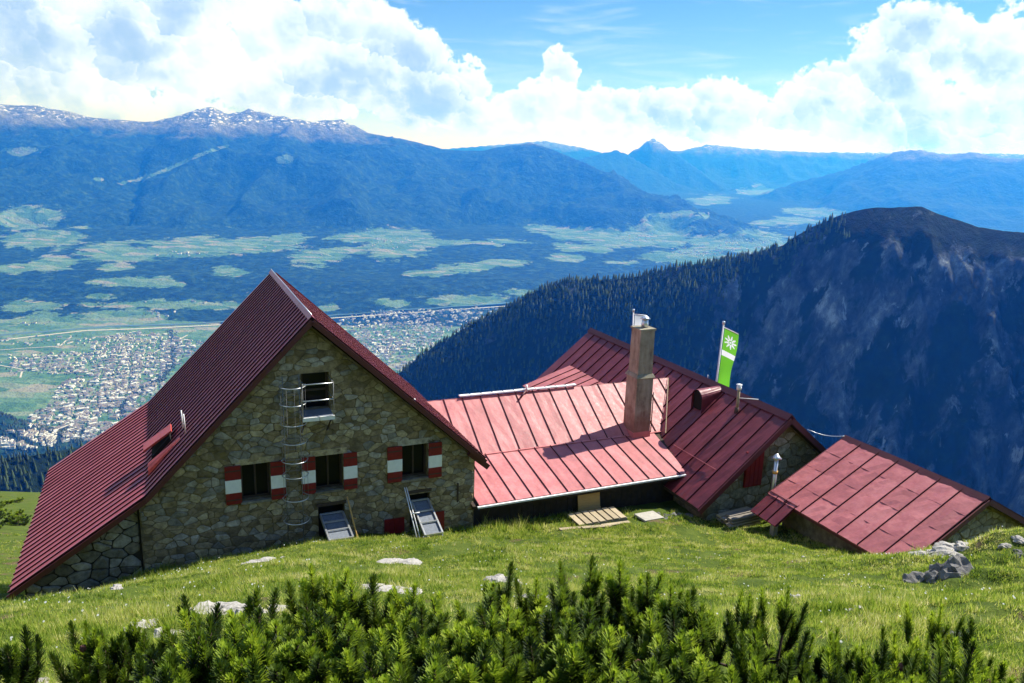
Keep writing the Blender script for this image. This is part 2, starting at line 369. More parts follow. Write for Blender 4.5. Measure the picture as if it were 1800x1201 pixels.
def ridge(name, label, px, back, front, nvec, slope, step, ndown, rockfn, seed, gully, rock_amp=0.0):
    C = resample([at(*p) for p in px], step); n = len(C)
    s = np.arange(n)*step
    C[:, 2] += 10*(fbm(s/60, s*0, 4, seed)-0.5)
    T = np.concatenate([-np.linspace(back, 0, 12)[:-1], front*(np.linspace(0, 1, ndown)**1.25)])
    nv = np.array(nvec)/np.hypot(*nvec)
    S, TT = np.meshgrid(s, T)
    Xr = C[None, :, 0]+nv[0]*TT; Yr = C[None, :, 1]+nv[1]*TT
    at_ = np.abs(TT)
    sl = slope(S/s[-1]); 
    Z = C[None, :, 2]-np.where(TT > 0, sl*at_*(0.55+0.45*sstep(at_, 0, 180)), 0.8*at_)
    env = sstep(at_, 10, 260)
    gx = S+0.25*TT
    Z += gully*env*(fbm(gx/170, TT/900, 4, seed+1, True)-0.6)*2 + gully*0.35*env*(fbm(gx/45, TT/140, 4, seed+2, True)-0.55)*2
    Z += rock_amp*sstep(S/s[-1], 0.40, 0.60)*sstep(at_, 20, 150)*((fbm((S+0.5*TT)/240, TT/700+S/1500, 5, seed+8, True, 0.6)-0.6)*2+0.5*(fbm((S-0.35*TT)/70, TT/260, 4, seed+9, True)-0.6))
    V = np.stack([Xr, Yr, Z], -1).reshape(-1, 3)
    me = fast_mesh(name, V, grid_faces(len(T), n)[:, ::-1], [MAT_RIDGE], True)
    rk = rockfn(S/s[-1], TT).reshape(-1)
    a = me.attributes.new('rock', 'FLOAT', 'POINT'); a.data.foreach_set('value', rk.astype(np.float32))
    tag(add(name, me), label, None, None, 'structure')
    return dict(C=C, s=s, T=T, V=V.reshape(len(T), n, 3), rock=rk.reshape(len(T), n))
RC = ridge('forested_ridge', 'dark ridge with wooded shoulder and rocky shaded face across the gorge',
    [(x, y, (2010-0.22*(x-690))/1.0 if x < 1200 else (1898-0.10*(x-1200))) for x, y in
     ((520, 800), (560, 766), (640, 702), (690, 663), (760, 612), (830, 568), (900, 536), (950, 508), (990, 495), (1080, 492), (1150, 478), (1230, 463), (1300, 452), (1375, 430), (1400, 412), (1430, 395), (1480, 377),
      (1540, 363), (1620, 366), (1680, 385), (1720, 401), (1800, 410), (1900, 400), (2050, 380), (2250, 380))],
    500, 1250, (-0.12, -0.99), lambda q: 1.28+0.10*sstep(q, 0.3, 0.6), 6.0, 260,
    lambda q, t: 0.05+0.55*sstep(q, 0.42, 0.62)*sstep(t, -15, 90)+0.1*sstep(t, 300, 800), 31, 60, 130.0)
RE = ridge('shaded_spur', 'dark wooded spur below the hut at the left, in shade',
    [(-500, 830, 1500), (-200, 818, 1500), (0, 806, 1480), (60, 800, 1480), (125, 788, 1500), (185, 772, 1540), (250, 748, 1600), (330, 735, 1650), (420, 760, 1600), (560, 800, 1500)],
    200, 600, (-0.25, -1), lambda q: 1.25+0*q, 9.0, 60, lambda q, t: 0*q+0.02, 71, 25)

# spruces: a tapered trunk under tiers of drooping, ragged boughs
def mat_leafy(name, c0, c1, c2, trans=0.25, scale=1.2):
    m, nt, b = material(name)
    oi = nt.new('ShaderNodeObjectInfo'); geo = nt.new('ShaderNodeNewGeometry')
    n = nt.noise(geo.outputs['Position'], scale, 3, 0.6)
    f = nt.math('ADD', nt.math('MULTIPLY', n, 0.7), nt.math('MULTIPLY', oi.outputs['Random'], 0.35))
    col = nt.ramp(f, [(0.3, c0), (0.5, c1), (0.75, c2)])
    nt.l.new(col, b.inputs['Base Color']); b.inputs['Roughness'].default_value = 0.6; b.inputs['Specular IOR Level'].default_value = 0.25
    if trans:
        tr = nt.new('ShaderNodeBsdfTranslucent'); nt.l.new(col, tr.inputs[0])
        mx = nt.new('ShaderNodeMixShader'); mx.inputs[0].default_value = trans
        out = m.node_tree.nodes['Material Output']
        nt.l.new(b.outputs[0], mx.inputs[1]); nt.l.new(tr.outputs[0], mx.inputs[2]); nt.l.new(mx.outputs[0], out.inputs[0])
    return m
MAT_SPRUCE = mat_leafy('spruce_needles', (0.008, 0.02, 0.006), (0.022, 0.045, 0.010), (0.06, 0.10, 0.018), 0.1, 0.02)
MAT_BARK = material('bark')[0]; MAT_BARK.node_tree.nodes['Principled BSDF'].inputs['Base Color'].default_value = (0.05, 0.035, 0.025, 1)
def spruce_arrays(rng, tiers=6, sides=7):
    V, F = [], []
    for k in range(tiers):
        z0 = 0.10+0.86*k/tiers; h = (1.0-z0)*0.55+0.06; r = 0.20*(1-z0)**0.8+0.012
        i0 = len(V); V.append((rng.normal(0, .006), rng.normal(0, .006), min(z0+h, 1.0)))
        a0 = rng.uniform(0, 6.28)
        for j in range(sides*2):
            rr = r*(rng.uniform(0.85, 1.2) if j % 2 == 0 else rng.uniform(0.45, 0.65)); a = a0+math.pi*j/sides
            V.append((rr*math.cos(a), rr*math.sin(a), z0-0.04*rr/r+rng.uniform(-.015, .015)))
        for j in range(sides*2): F.append((i0, i0+1+j, i0+1+(j+1) % (sides*2)))
    return np.array(V), np.array(F)
SPR = [spruce_arrays(np.random.default_rng(k)) for k in range(5)]
TRUNK_ME = None
def forest_mass(name, label, R, count, qrange, trange, rockmax, seed, hmin=11, hmax=19):
    rng = np.random.default_rng(seed); V, F = [], []; off = 0; nT, nS = R['V'].shape[:2]; placed = 0
    Tlo, Thi = np.searchsorted(R['T'], trange[0]), min(np.searchsorted(R['T'], trange[1]), nT-1)
    while placed < count:
        i = rng.integers(Tlo, Thi); j = rng.integers(int(qrange[0]*nS), int(qrange[1]*nS)-1)
        if R['rock'][i, j] > rockmax*rng.uniform(0.5, 1.5): 
            placed += 0.2; continue
        f, g_ = rng.random(2); p = (R['V'][i, j]*(1-f)+R['V'][min(i+1, nT-1), j]*f)*(1-g_)+(R['V'][i, j+1]*(1-f)+R['V'][min(i+1, nT-1), j+1]*f)*g_
        sv, sf = SPR[rng.integers(5)]; h = rng.uniform(hmin, hmax)*(1 if rng.random() > .2 else .65); a = rng.uniform(0, 6.28); c, s_ = math.cos(a), math.sin(a)
        w = h*rng.uniform(0.85, 1.2)
        V.append(np.stack([(sv[:, 0]*c-sv[:, 1]*s_)*w+p[0], (sv[:, 0]*s_+sv[:, 1]*c)*w+p[1], sv[:, 2]*h+p[2]-0.8], 1)); F.append(sf+off); off += len(sv); placed += 1
    tag(add(name, fast_mesh(name, np.concatenate(V), np.concatenate(F), [MAT_SPRUCE])), label, None, None, 'stuff')
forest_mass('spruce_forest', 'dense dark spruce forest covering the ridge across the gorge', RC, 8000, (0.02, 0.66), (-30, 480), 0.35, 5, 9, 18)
rng = np.random.default_rng(6); V, F = [], []; off = 0; hx = hc[0]+rng.uniform(-900, 700, 9000); hy = hc[1]+rng.uniform(-700, 700, 9000)
ix = np.clip(((hx-XS[0])/70).round().astype(int), 0, len(XS)-1); iy = np.clip(np.searchsorted(YS, hy), 0, len(YS)-1); okh = HILL[iy, ix] > 22
for x, y in zip(hx[okh][:2600], hy[okh][:2600]):
    sv, sf = SPR[rng.integers(5)]; h = rng.uniform(14, 24); V.append(sv*np.array([h*1.3, h*1.3, h])+np.array([x, y, float(terrain_z(np.array([x]), np.array([y]))[0])-1])); F.append(sf+off); off += len(sv)
tag(add('hill_forest', fast_mesh('hill_forest', np.concatenate(V), np.concatenate(F), [MAT_SPRUCE])), 'dark wood covering the small hill at the left edge of the valley', None, None, 'stuff')
forest_mass('spur_forest', 'dark wood on the spur below the hut', RE, 900, (0.25, 0.75), (-40, 300), 9, 7, 10, 17)
# trees that stand out singly against the valley along the crest
tv, tf = [], []
for k in range(2):
    for j in range(6):
        a = math.pi*j/3; r = 0.014 if k == 0 else 0.007; tv.append((r*math.cos(a), r*math.sin(a), -0.05 if k == 0 else 0.55))
tf = [(j, (j+1) % 6, 6+(j+1) % 6, 6+j) for j in range(6)]
TRUNK_ME = mesh_from('trunk', tv, tf, [MAT_BARK])
CROWN_ME = [fast_mesh('crown', v, f, [MAT_SPRUCE]) for v, f in SPR]
rng = np.random.default_rng(77); nS = len(RC['C'])
for k in range(170):
    q = 0.10+0.46*(k+rng.uniform(-.4, .4))/170; j = min(int(q*nS), nS-2); i0 = int(np.argmin(np.abs(RC['T'])))
    p = RC['V'][i0, j]; t = empty('spruce_tree', (p[0]+rng.uniform(-6, 6), p[1]+rng.uniform(-12, 12), p[2]-1.5), rng.uniform(0, 6.28))
    h = rng.uniform(8, 17)*(1.25 if rng.random() < .15 else 1); w = h*rng.uniform(0.85, 1.15); t.scale = (w, w, h)
    add('trunk', TRUNK_ME, t); add('crown', CROWN_ME[k % 5], t)
    tag(t, 'slender dark spruce standing out along the crest of the wooded ridge', 'tree', 'spruces along the ridge crest')

# ------------------------------------------------------------------ towns and villages
def mat_plain(name, col, rough=0.8, var=0.0, scale=1.0, spec=0.3):
    m, nt, b = material(name); b.inputs['Roughness'].default_value = rough; b.inputs['Specular IOR Level'].default_value = spec
    if var:
        geo = nt.new('ShaderNodeNewGeometry'); n = nt.noise(geo.outputs['Position'], scale, 5, 0.6)
        c0 = tuple(c*(1-var) for c in col); c1 = tuple(min(c*(1+var), 1) for c in col)
        nt.l.new(nt.ramp(n, [(0.3, c0), (0.7, c1)]), b.inputs['Base Color'])
    else: b.inputs['Base Color'].default_value = (*col, 1)
    return m
M_TOWNWALL = mat_plain('house_render', (0.66, 0.66, 0.66)); M_TOWNROOF = mat_plain('house_roof', (0.17, 0.15, 0.15), 0.7); M_TOWNROOF2 = mat_plain('pale_roof', (0.50, 0.51, 0.54), 0.6)
def house_arrays(l, w, h, rh):
    V = np.array([(-l, -w, -1), (l, -w, -1), (l, w, -1), (-l, w, -1), (-l, -w, h), (l, -w, h), (l, w, h), (-l, w, h), (-l*1.08, 0, h+rh), (l*1.08, 0, h+rh),
        (-l*1.08, -w*1.15, h-.3), (l*1.08, -w*1.15, h-.3), (l*1.08, w*1.15, h-.3), (-l*1.08, w*1.15, h-.3)], float)
    F = np.array([(0, 1, 5, 4), (1, 2, 6, 5), (2, 3, 7, 6), (3, 0, 4, 7), (4, 8, 7, 7), (5, 6, 9, 9), (10, 11, 9, 8), (12, 13, 8, 9)])
    return V, F
def scatter_town(ells, n, rng):
    px, py = [], []
    wt = np.array([e[2]*e[3]*e[4] for e in ells], float); wt /= wt.sum()
    for _ in range(n):
        e = ells[rng.choice(len(ells), p=wt)]; r = math.sqrt(rng.random()); a = rng.uniform(0, 6.28)
        px.append(e[0]+e[2]*r*math.cos(a)); py.append(e[1]+e[3]*r*math.sin(a))
    p = ground_hit(px, py); return p[~np.isnan(p[:, 0])]
TOWNS = [(250, 615, 90, 30, 1.0), (170, 640, 150, 22, 1.0), (150, 700, 55, 38, 1.1), (110, 745, 60, 34, 1.1), (50, 775, 50, 16, 1.1), (230, 660, 60, 40, .7), (330, 612, 60, 14, .8), (100, 600, 100, 10, .25), (60, 640, 60, 22, .25), (300, 690, 50, 20, .5), (20, 785, 30, 8, 1), (215, 700, 40, 40, 1.0), (160, 760, 60, 20, 1),
    (680, 585, 100, 38, 1.0), (760, 565, 110, 20, 1.0), (640, 610, 60, 30, .9), (720, 620, 60, 30, .7), (830, 550, 60, 10, 1.0),
    (310, 446, 40, 7, .25), (510, 436, 55, 7, .22), (690, 426, 42, 12, .35), (1120, 418, 45, 8, .35), (1235, 442, 60, 12, .4), (555, 450, 25, 8, .12), (280, 552, 30, 8, .2), (860, 428, 50, 4, .2), (50, 390, 40, 14, .04), (80, 570, 60, 8, .1), (1330, 430, 60, 10, .3), (300, 532, 120, 5, .08)]
rng = np.random.default_rng(3)
pts = scatter_town(TOWNS, 7600, rng)
xr = (pts[:, 0]*.92+pts[:, 1]*.39)+30*fbm(pts[:, 0]/300, pts[:, 1]/300, 2, 5); yr = (-pts[:, 0]*.39+pts[:, 1]*.92)+60*fbm(pts[:, 0]/400, pts[:, 1]/400, 2, 6)
pts = pts[((xr/85) % 1 > .22) & ((yr/120) % 1 > .25)]
# streets: keep a loose local alignment
dist = np.hypot(pts[:, 0], pts[:, 1]); order = np.argsort(dist); pts = pts[order]
kinds = [house_arrays(*k) for k in ((7, 5, 6, 3), (9, 6, 7, 3.2), (12, 6, 9, 2.5), (16, 8, 10, 2), (6, 5, 5.5, 3))]
hmesh = {}
for i, (v, f) in enumerate(kinds):
    for r_, mm in enumerate((M_TOWNROOF, M_TOWNROOF2)):
        fl = [tuple(dict.fromkeys(map(int, q))) for q in f]
        hmesh[i, r_] = mesh_from('house', v, fl, [M_TOWNWALL, mm], fmat=[0]*6+[1]*2)
VV, FF, FM = [], [], []; off = 0
for i, p in enumerate(pts):
    k = rng.choice(5, p=[.32, .3, .16, .06, .16]); ang = 0.9*vnoise(p[:1]/400, p[1:2]/400, 3)[0]*3.14+rng.choice([0, 1.571])+rng.normal(0, .08); s = rng.uniform(.85, 1.3)
    roof = int(rng.random() < .3)
    if i < 300:
        o = add('house', hmesh[k, roof], None, (p[0], p[1], p[2])); o.rotation_euler[2] = ang; o.scale = (s, s, s)
        tag(o, 'tiny white house at the near edge of the valley town left of the hut', 'house', 'nearest houses of the valley town')
    else:
        v, f = kinds[k]; c, sn = math.cos(ang), math.sin(ang)
        VV.append(np.stack([(v[:, 0]*c-v[:, 1]*sn)*s+p[0], (v[:, 0]*sn+v[:, 1]*c)*s+p[1], v[:, 2]*s+p[2]], 1)); FF.append(f+off); off += len(v)
        FM += [0]*6+[1+roof]*2
me = mesh_from('town_houses', np.concatenate(VV), [tuple(dict.fromkeys(map(int, q))) for q in np.concatenate(FF)], [M_TOWNWALL, M_TOWNROOF, M_TOWNROOF2], fmat=FM)
tag(add('town_houses', me), 'thousands of small pale houses of the towns and villages in the valley', None, None, 'stuff')
# small trees between the houses
tp = scatter_town(TOWNS, 2400, rng)
rv = ground_hit(np.interp(np.linspace(0, 6, 700), range(7), (300, 306, 303, 286, 252, 222, 210))+rng.normal(0, 4, 700), np.interp(np.linspace(0, 6, 700), range(7), (582, 610, 640, 665, 686, 706, 735))+rng.normal(0, 3, 700)); tp = np.concatenate([tp, rv[~np.isnan(rv[:, 0])]]); V, F = [], []; off = 0
for p in tp:
    sv, sf = SPR[rng.integers(5)]; h = rng.uniform(8, 15)
    V.append(sv*np.array([h*2.2, h*2.2, h])+p); F.append(sf+off); off += len(sv)
tag(add('town_trees', fast_mesh('town_trees', np.concatenate(V), np.concatenate(F), [MAT_SPRUCE])), 'scattered dark trees among the valley houses', None, None, 'stuff')

# roads and river, draped on the valley floor
M_ROAD = mat_plain('pale_road', (0.42, 0.41, 0.40), 0.9); M_WATER = mat_plain('river_water', (0.10, 0.16, 0.15), 0.15, spec=0.5)
def strip(name, label, px, width, m, lift):
    P = ground_hit([p[0] for p in px], [p[1] for p in px]); P = P[~np.isnan(P[:, 0])]; P = resample(P, 60.0)
    d = np.gradient(P[:, :2], axis=0); d /= np.linalg.norm(d, axis=1)[:, None]+1e-9; nrm = np.stack([-d[:, 1], d[:, 0]], 1)*width/2
    z = np.maximum(terrain_z(P[:, 0], P[:, 1]), P[:, 2])+lift
    V = np.concatenate([np.column_stack([P[:, :2]+nrm, z]), np.column_stack([P[:, :2]-nrm, z])]); n = len(P)
    F = [(i, i+1, n+i+1, n+i) for i in range(n-1)]
    tag(add(name, mesh_from(name, V, F, [m])), label, None, None, 'structure')
strip('road', 'pale motorway running along the valley floor', [(-60, 606), (60, 592), (150, 582), (260, 578), (380, 572), (560, 562), (760, 548), (900, 538), (1000, 530)], 30, M_ROAD, 2.0)
strip('road', 'thin road crossing the fields left of the town', [(-20, 618), (60, 612), (105, 610), (118, 598), (130, 590)], 12, M_ROAD, 2.2)
strip('road', 'thin road winding through the town down to its near end', [(330, 590), (262, 625), (255, 655), (205, 668), (175, 690), (130, 745), (60, 775)], 13, M_ROAD, 2.4)
strip('road', 'thin field road at the left edge of the valley', [(-20, 640), (40, 650), (35, 668)], 11, M_ROAD, 2.6)
strip('river', 'narrow river along the foot of the wooded plateau', [(-80, 596), (80, 583), (200, 574), (330, 570), (560, 556), (760, 542), (1000, 525)], 60, M_WATER, 1.2)
strip('river', 'tree lined stream beside the town', [(300, 585), (305, 610), (302, 640), (285, 665), (250, 685), (220, 705), (210, 730)], 30, M_WATER, 1.4)

# ------------------------------------------------------------------ the meadow around the hut
def gz(x, y):
    x = np.asarray(x, float); y = np.asarray(y, float)
    z = -1.7-0.435*y
    sp = lambda t: np.logaddexp(0, t*1.5)/1.5
    z = z-0.27*np.minimum(sp(-4.6-x), 9)*sstep(y, 4, 15)
    z = z-0.07*sp(x-7)*sstep(y, 11, 18)
    terr = -11.25-0.05*(y-22)-0.55*np.maximum(y-36, 0)
    w = sstep(x, -7, -1)*(1-sstep(y, 120, 160))
    mx = np.logaddexp(z*3.0, terr*3.0)/3.0
    z = z*(1-w)+np.where(y > 17, mx, z)*w
    z = z-0.30*np.maximum(y-130, 0)
    z = z+1.15*np.exp(-(((x-11.2)/2.7)**2+((y-14.6)/2.6)**2))+0.35*np.exp(-(((x-6.6)/1.6)**2+((y-9.0)/2.0)**2))
    z = z+0.22*np.exp(-(((x+2.0)/4.5)**2+((y-16.6)/1.0)**2))
    q = 0.62*(x-12.5)+0.78*(y-25.0); z = z-1.1*np.logaddexp(0, q*1.2)/1.2*sstep(x, 2, 9)*(1-sstep(y, 150, 220))
    am = 0.30*sstep(y, 1, 6)
    z = z+am*(fbm(x/2.3+20, y/2.3, 4, 101)-0.5)+0.17*(fbm(x/0.55+9, y/0.55, 3, 103)-0.5)
    z = z+0.75*(fbm(x/0.9+3, y/0.9, 3, 107)-0.5)*np.exp(-(((x-9.8)/3.0)**2+((y-12.5)/4.5)**2))
    return z
def lines(dense0, dense1, step, far0, far1):
    L = list(np.arange(dense0, dense1+1e-6, step)); s = step; v = dense1
    while v < far1: s *= 1.25; v += s; L.append(v)
    s = step; v = dense0; 
    while v > far0: s *= 1.25; v -= s; L.insert(0, v)
    return np.array(L)
GX = lines(-14, 15, 0.14, -160, 160); GY = lines(1.5, 26, 0.14, -14, 230)
gx_, gy_ = np.meshgrid(GX, GY)
def mat_meadow():
    m, nt, b = material('meadow_soil')
    geo = nt.new('ShaderNodeNewGeometry'); P = geo.outputs['Position']
    n = nt.noise(P, 1.1, 6, 0.65); n2 = nt.noise(P, 14, 4, 0.7)
    c = nt.ramp(nt.math('ADD', nt.math('MULTIPLY', n, 0.6), nt.math('MULTIPLY', n2, 0.4)), [(0.28, (0.025, 0.035, 0.008)), (0.45, (0.06, 0.09, 0.016)), (0.6, (0.10, 0.13, 0.025)), (0.75, (0.19, 0.17, 0.07))])
    dirt = nt.smooth(nt.noise(P, 0.8, 5, 0.65), 0.58, 0.66)
    c = nt.mix(nt.math('MULTIPLY', dirt, 0.8), c, (0.13, 0.09, 0.055))
    nt.l.new(c, b.inputs['Base Color']); b.inputs['Roughness'].default_value = 1.0; b.inputs['Specular IOR Level'].default_value = 0.05
    bm = nt.new('ShaderNodeBump'); bm.inputs['Strength'].default_value = 0.8; bm.inputs['Distance'].default_value = 0.06
    nt.l.new(n2, bm.inputs['Height']); nt.l.new(bm.outputs[0], b.inputs['Normal'])
    return m
me = fast_mesh('meadow', np.stack([gx_, gy_, gz(gx_, gy_)], -1).reshape(-1, 3), grid_faces(len(GY), len(GX)), [mat_meadow()], True)
tag(add('meadow', me), 'sloping alpine meadow between the camera and the hut', None, None, 'structure')

# ------------------------------------------------------------------ hut frame: u along the gable wall, v along the ridges, z up
_d = ray(548, 940); ORG = _d*21/math.hypot(_d[0], _d[1]); ORG[2] = 0
cA, sA = math.cos(YAW_HUT), math.sin(YAW_HUT)
def wld(u, v, z): return np.array([ORG[0]+u*cA-v*sA, ORG[1]+u*sA+v*cA, z])
def gl(u, v):
    p = wld(u, v, 0); return float(gz(p[0], p[1]))
class Place:
    """a thing whose parts are written in hut coordinates (u, v, z)"""
    def __init__(s, name, u, v, z, label, cat, group=None):
        s.b = (u, v, z); s.root = empty(name, tuple(wld(u, v, z)), YAW_HUT); tag(s.root, label, cat, group)
    def part(s, name, V, F, mat, parent=None, smooth=False, fmat=None):
        mats = mat if isinstance(mat, (list, tuple)) else [mat]
        me = mesh_from(name, [(p[0]-s.b[0], p[1]-s.b[1], p[2]-s.b[2]) for p in V], F, mats, smooth, fmat)
        return add(name, me, parent or s.root)
    def box(s, name, u0, u1, v0, v1, z0, z1, mat, parent=None, bev=0.0):
        V = [(u, v, z) for z in (z0, z1) for v in (v0, v1) for u in (u0, u1)]
        F = [(0, 2, 3, 1), (4, 5, 7, 6), (0, 1, 5, 4), (2, 6, 7, 3), (0, 4, 6, 2), (1, 3, 7, 5)]
        return s.part(name, V, F, mat, parent)
    def bar(s, name, pts, r, mat, parent=None, sides=6):
        V, F = tube(pts, r, sides); return s.part(name, V, F, mat, parent, True)
def tube(pts, r, sides=6, r1=None, caps=True):
    pts = [Vector(p) for p in pts]; V, F = [], []; n = len(pts)
    for i, p in enumerate(pts):
        d = (pts[min(i+1, n-1)]-pts[max(i-1, 0)]).normalized()
        a = d.cross(Vector((0, 0, 1))); a = a.normalized() if a.length > 1e-3 else Vector((1, 0, 0)); b = d.cross(a)
        rr = r if r1 is None else r+(r1-r)*i/(n-1)
        for j in range(sides):
            t = 2*math.pi*j/sides; V.append(p+a*rr*math.cos(t)+b*rr*math.sin(t))
    for i in range(n-1):
        for j in range(sides): F.append((i*sides+j, i*sides+(j+1) % sides, (i+1)*sides+(j+1) % sides, (i+1)*sides+j))
    if caps: F.append(tuple(range(sides))[::-1]); F.append(tuple(range((n-1)*sides, n*sides)))
    return V, F
def beam(P0, P1, w, h, upv=(0, 0, 1)):
    P0, P1, upv = Vector(P0), Vector(P1), Vector(upv); d = (P1-P0).normalized(); a = d.cross(upv).normalized(); b = a.cross(d)
    V = [p+a*sx*w/2+b*sy*h/2 for p in (P0, P1) for sx, sy in ((-1, -1), (1, -1), (1, 1), (-1, 1))]
    return V, [(0, 1, 2, 3), (7, 6, 5, 4), (0, 4, 5, 1), (1, 5, 6, 2), (2, 6, 7, 3), (3, 7, 4, 0)]
def prism(poly, v0, v1):
    n = len(poly); V = [(u, v0, z) for u, z in poly]+[(u, v1, z) for u, z in poly]
    return V, [tuple(range(n)), tuple(range(n, 2*n))[::-1]]+[(i, n+i, n+(i+1) % n, (i+1) % n) for i in range(n)]

# materials of the buildings
def mat_roof(name, c, rough=0.42, streak=0.25, spec=0.5):
    m, nt, b = material(name)
    geo = nt.new('ShaderNodeNewGeometry'); P = geo.outputs['Position']; oi = nt.new('ShaderNodeObjectInfo')
    n = nt.noise(P, 1.3, 5, 0.65); n2 = nt.noise(P, 9, 5, 0.7)
    f = nt.math('ADD', nt.math('ADD', nt.math('MULTIPLY', n, 0.55), nt.math('MULTIPLY', n2, 0.3)), nt.math('MULTIPLY', oi.outputs['Random'], 0.15))
    c0 = tuple(x*(1-streak) for x in c); c1 = (min(1, c[0]*(1+streak)), c[1]*(1+streak*1.8)+0.008, c[2]*(1+streak*1.6)+0.008)
    nt.l.new(nt.ramp(f, [(0.3, c0), (0.5, c), (0.72, c1)]), b.inputs['Base Color'])
    nt.l.new(nt.ramp(n2, [(0.3, rough-0.08), (0.7, rough+0.14)]), b.inputs['Roughness']); b.inputs['Specular IOR Level'].default_value = spec
    bm = nt.new('ShaderNodeBump'); bm.inputs['Strength'].default_value = 0.5; bm.inputs['Distance'].default_value = 0.025
    nt.l.new(nt.noise(P, 4, 4, 0.55), bm.inputs['Height']); nt.l.new(bm.outputs[0], b.inputs['Normal'])
    return m
M_ROOF_MAIN = mat_roof('maroon_ribbed_sheet', (0.44, 0.10, 0.12), 0.36); M_ROOF_LINK = mat_roof('red_painted_sheet', (0.42, 0.130, 0.132), 0.55, 0.35)
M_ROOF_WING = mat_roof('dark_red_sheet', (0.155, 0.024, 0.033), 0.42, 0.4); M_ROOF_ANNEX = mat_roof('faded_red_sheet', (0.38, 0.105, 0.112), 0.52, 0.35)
M_SEAM_SHADE = mat_roof('painted_seam_shade', (0.045, 0.008, 0.012), 0.6, 0.3, 0.2)  # near-black colour that paints in the shade along ribs and seams
M_TRIM = mat_roof('red_trim', (0.085, 0.012, 0.017), 0.5)
M_REDBRIGHT = mat_roof('bright_red_sheet', (0.45, 0.06, 0.05), 0.4)
M_UNDER = mat_plain('roof_boards', (0.05, 0.035, 0.025), 0.9, 0.4, 3)
def mat_stone(name, cols, scale=6.0):
    m, nt, b = material(name)
    geo = nt.new('ShaderNodeNewGeometry'); P = geo.outputs['Position']; oi = nt.new('ShaderNodeObjectInfo')
    r = nt.math('FRACT', nt.math('ADD', oi.outputs['Random'], geo.outputs['Random Per Island']))
    base = nt.ramp(r, [(i/len(cols), c) for i, c in enumerate(cols)], 'CONSTANT')
    n = nt.noise(P, scale, 6, 0.7)
    col = nt.mix(1.0, base, nt.ramp(n, [(0.25, 0.35), (0.5, 0.95), (0.75, 1.6)]), 'MULTIPLY')
    lich = nt.smooth(nt.noise(P, scale*0.35, 4, 0.7), 0.56, 0.66)
    col = nt.mix(nt.math('MULTIPLY', lich, 0.55), col, (0.20, 0.155, 0.05))
    nt.l.new(col, b.inputs['Base Color']); b.inputs['Roughness'].default_value = 0.95; b.inputs['Specular IOR Level'].default_value = 0.15
    bm = nt.new('ShaderNodeBump'); bm.inputs['Strength'].default_value = 0.9; bm.inputs['Distance'].default_value = 0.04
    nt.l.new(n, bm.inputs['Height']); nt.l.new(bm.outputs[0], b.inputs['Normal'])
    return m
M_STONE = mat_stone('rubble_stone', [(0.28, 0.22, 0.125), (0.36, 0.29, 0.18), (0.19, 0.15, 0.09), (0.38, 0.345, 0.28), (0.30, 0.235, 0.135), (0.25, 0.235, 0.20), (0.44, 0.365, 0.23), (0.25, 0.195, 0.12)])
M_STONE_LOW = mat_stone('grey_rubble_stone', [(0.30, 0.28, 0.23), (0.22, 0.21, 0.17), (0.36, 0.34, 0.29), (0.17, 0.155, 0.12), (0.42, 0.39, 0.32), (0.25, 0.22, 0.16)])
M_STONE_WING = mat_stone('pale_rubble_stone', [(0.30, 0.28, 0.21), (0.24, 0.22, 0.15), (0.36, 0.33, 0.26), (0.2, 0.18, 0.12)])
M_MORTAR = mat_plain('lime_mortar', (0.17, 0.135, 0.075), 1.0, 0.5, 5, 0.1); M_MORTAR_DARK = mat_plain('dark_joint', (0.05, 0.045, 0.035), 1.0, 0.3, 4, 0.1)
M_PLASTER = mat_plain('weathered_plaster', (0.30, 0.27, 0.20), 0.95, 0.4, 2.2, 0.1)
M_DARKWOOD = mat_plain('dark_stained_boards', (0.028, 0.022, 0.018), 0.8, 0.4, 6); M_SHUT_RED = mat_plain('oxblood_shutter_paint', (0.20, 0.012, 0.014), 0.5, 0.2, 8)
M_SHUT_WHITE = mat_plain('white_shutter_paint', (0.82, 0.84, 0.84), 0.5, 0.06, 8); M_FRAME = mat_plain('dark_window_frame', (0.06, 0.04, 0.03), 0.6, 0.2, 8)
M_GLASS = mat_plain('dark_window_glass', (0.006, 0.007, 0.008), 0.12, spec=0.15); M_HOLE = mat_plain('dark_interior', (0.01, 0.009, 0.008), 1.0)
M_STEEL = mat_plain('galvanised_steel', (0.62, 0.64, 0.66), 0.35, 0.1, 12, 0.6); M_STEEL_OLD = mat_plain('weathered_steel', (0.17, 0.17, 0.165), 0.5, 0.35, 9, 0.4); M_STEEL_DARK = mat_plain('grey_grating', (0.16, 0.18, 0.21), 0.5, 0.25, 20)
M_STEEL.node_tree.nodes['Principled BSDF'].inputs['Metallic'].default_value = 0.75
M_WHITE = mat_plain('white_painted_metal', (0.78, 0.78, 0.77), 0.45, 0.06, 8)
def mat_wood(name, c0, c1):
    m, nt, b = material(name); tc = nt.new('ShaderNodeTexCoord'); P = tc.outputs['Object']
    n = nt.noise(nt.scalevec(P, 1.5, 14, 14), 2.2, 5, 0.6); oi = nt.new('ShaderNodeObjectInfo')
    f = nt.math('ADD', nt.math('MULTIPLY', n, 0.7), nt.math('MULTIPLY', oi.outputs['Random'], 0.3))
    nt.l.new(nt.ramp(f, [(0.25, c0), (0.7, c1)]), b.inputs['Base Color']); b.inputs['Roughness'].default_value = 0.8; return m
